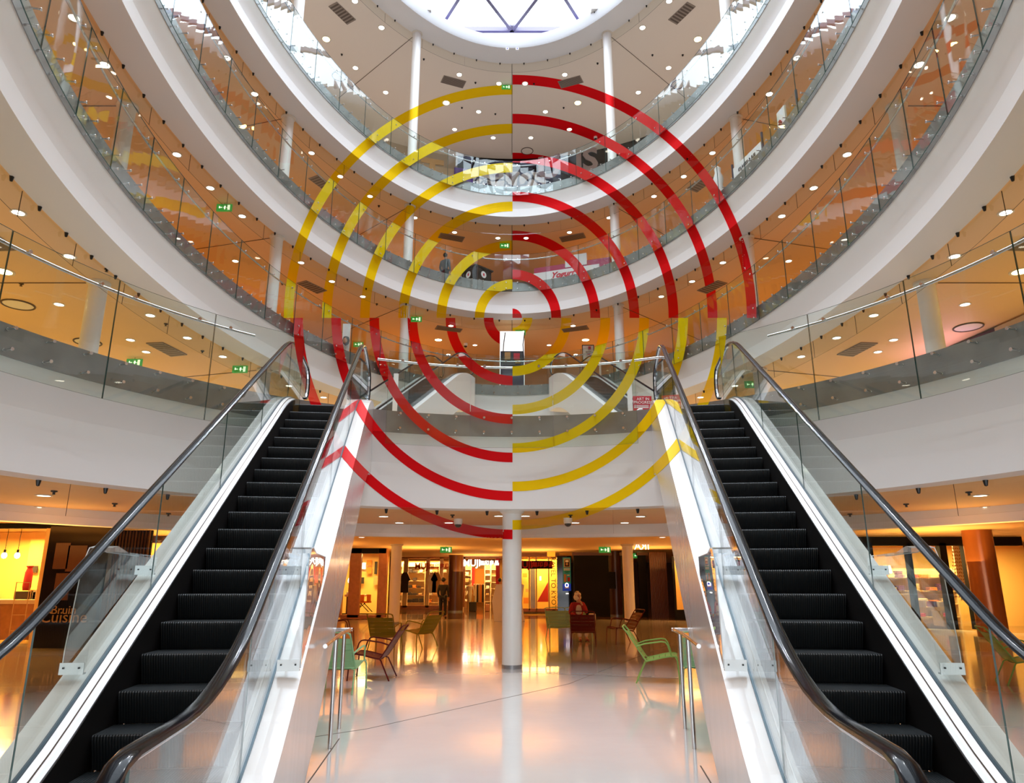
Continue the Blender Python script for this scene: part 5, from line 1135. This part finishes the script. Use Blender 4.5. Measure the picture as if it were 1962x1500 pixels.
for py in (776.5, 779, 781): a, b_ = atY(1215, py, 14.58), atY(1243, py + 1, 14.58); keep(MB().box(((a.x + b_.x) / 2, 14.585, a.z), (b_.x - a.x, .005, .012)).build('print_line', 'kiosk_white'), t)
a, b_ = atY(1218, 789, 14.58), atY(1231, 784, 14.58); keep(MB().tube([a, (a + b_) / 2 + Vector((0, 0, .03)), b_], .02, 6).build('brush_mark', 'kiosk_white'), t)
keep(MB().tube([(b_.x, 14.62, z1), (b_.x, 14.62, b_.z)], .015, 6).build('stand', 'steel_rail'), t)
p = atY(1207, 740, 15.6); 
for px, sd_ in ((756, 'left'), (1208, 'right')):
    a, b_ = atY(px, 790, 15.5), atY(px, 716, 15.5); o = MB().box((a.x, 15.5, (z1 + b_.z) / 2), (.1, .06, b_.z - z1)).build('info_pole', 'white_paint'); tag(o, 'slim white post standing before the far %s escalator' % sd_, 'post', 'slim white posts')
# kidney: bollards of the far rail on the second gallery centre
# ------------------------------------------------------------------ the painted arcs: flat colour laid on whatever surface they cross
def tri_soup():
    V = []; Fc = []; ids = []; kinds = []
    bpy.context.view_layer.update()
    for i, (o, kind) in enumerate(ART):
        mw = o.matrix_world; base = len(V); V += [mw @ v.co for v in o.data.vertices]
        for p in o.data.polygons:
            if kind == 'glass' and p.material_index == 1: continue
            Fc.append([base + k for k in p.vertices]); ids.append(i); kinds.append(kind)
    for q in GLASSPOLY:
        base = len(V); V += q; Fc.append([base, base + 1, base + 2, base + 3]); ids.append(1000); kinds.append('glass')
    return V, Fc, ids, kinds
def paint_arcs():
    V, Fc, ids, kinds = tri_soup(); bvh = BVHTree.FromPolygons(V, Fc, epsilon=0.0)
    eye = Vector((0, 0, H)); cx, cyy = 982.0, 609.0
    cache = {}
    def hit(px, py):
        d = ray(px, py).normalized(); loc, nrm, idx, dist = bvh.ray_cast(eye, d)
        if loc is None: return None
        return (dist, idx, loc, nrm, d)
    def pt(h_, d):         # place film: in front of solids, behind glass
        k = kinds[h_[1]]; return h_
    LIFT = .006
    def corner(px, py, c):
        """3-D corner on the surface of the centre hit c"""
        d = ray(px, py).normalized()
        hc = hit(px, py)
        if hc and ids[hc[1]] == ids[c[1]] and abs(hc[0] - c[0]) < .25 * max(1, c[0] * .05): q = hc[2]; dist = hc[0]
        else:
            den = d.dot(c[3])
            if abs(den) < 1e-4: return None
            dist = (c[2] - eye).dot(c[3]) / den
            if dist <= 0 or abs(dist - c[0]) > 1.5: return None
            q = eye + d * dist
        inc = max(.12, abs(d.dot(c[3])))
        if kinds[c[1]] == 'glass': return q + d * (.024 / inc)
        return q - d * (LIFT / inc)
    quads = (('red', 1, 1, lambda k: 18.0 + 74.6 * k, 7, 1.004, 'upper right'), ('yellow', -1, 1, lambda k: 73.8 + 74.5 * k, 6, .982, 'upper left'),
             ('red', -1, -1, lambda k: 55.6 + 73.7 * k, 6, .9905, 'lower left'), ('yellow', 1, -1, lambda k: 37.6 + 73.65 * k, 6, 1.012, 'lower right'))
    num = ('smallest', 'second smallest', 'third smallest', 'middle', 'third largest', 'second largest', 'largest') ; num6 = ('smallest', 'second smallest', 'third smallest', 'third largest', 'second largest', 'largest')
    for (colr, sx, sy, rad, cnt, ax, where) in quads:
        for k in range(cnt):
            ro = rad(k); ri = max(0.0, ro - 18.5); vs_ = []; fs = []
            na = max(6, int(ro * math.pi / 2 / 4.0)); nr = 4
            def P(r_, a): return (cx + sx * ax * r_ * math.cos(a), cyy - sy * r_ * math.sin(a))
            def cell(r0, r1, a0, a1, dep):
                c = hit(*P((r0 + r1) / 2, (a0 + a1) / 2)); co = [P(r0, a0), P(r1, a0), P(r1, a1), P(r0, a1)]
                if dep < 3:
                    hs = [hit(*q) for q in co]; ok = c is not None and all(h_ is not None and ids[h_[1]] == ids[c[1]] and h_[3].dot(c[3]) > .9 and abs(h_[0] - c[0]) < 2.5 for h_ in hs)
                    if not ok:
                        if c is None and all(h_ is None for h_ in hs): return
                        rm, am = (r0 + r1) / 2, (a0 + a1) / 2
                        for (x0, x1) in ((r0, rm), (rm, r1)):
                            for (y0, y1) in ((a0, am), (am, a1)): cell(x0, x1, y0, y1, dep + 1)
                        return
                if c is None or kinds[c[1]] == 'block': return
                ps = [corner(*q, c) for q in co]
                if any(p is None for p in ps): return
                b0 = len(vs_); vs_.extend(ps); fs.append((b0, b0 + 1, b0 + 2, b0 + 3))
            for i in range(na):
                for j in range(nr):
                    cell(ri + (ro - ri) * j / nr, ri + (ro - ri) * (j + 1) / nr, math.pi / 2 * i / na, math.pi / 2 * (i + 1) / na, 0)
            if not fs: continue
            m = MB().add(vs_, fs); o = m.build('painted_arc', 'film_' + colr, fix=False)
            size = (num if cnt == 7 else num6)[k]
            tag(o, '%s %s painted arc in the %s quarter of the circle artwork' % (size, colr, where), 'painted arc', 'painted quarter circle arcs')
paint_arcs()
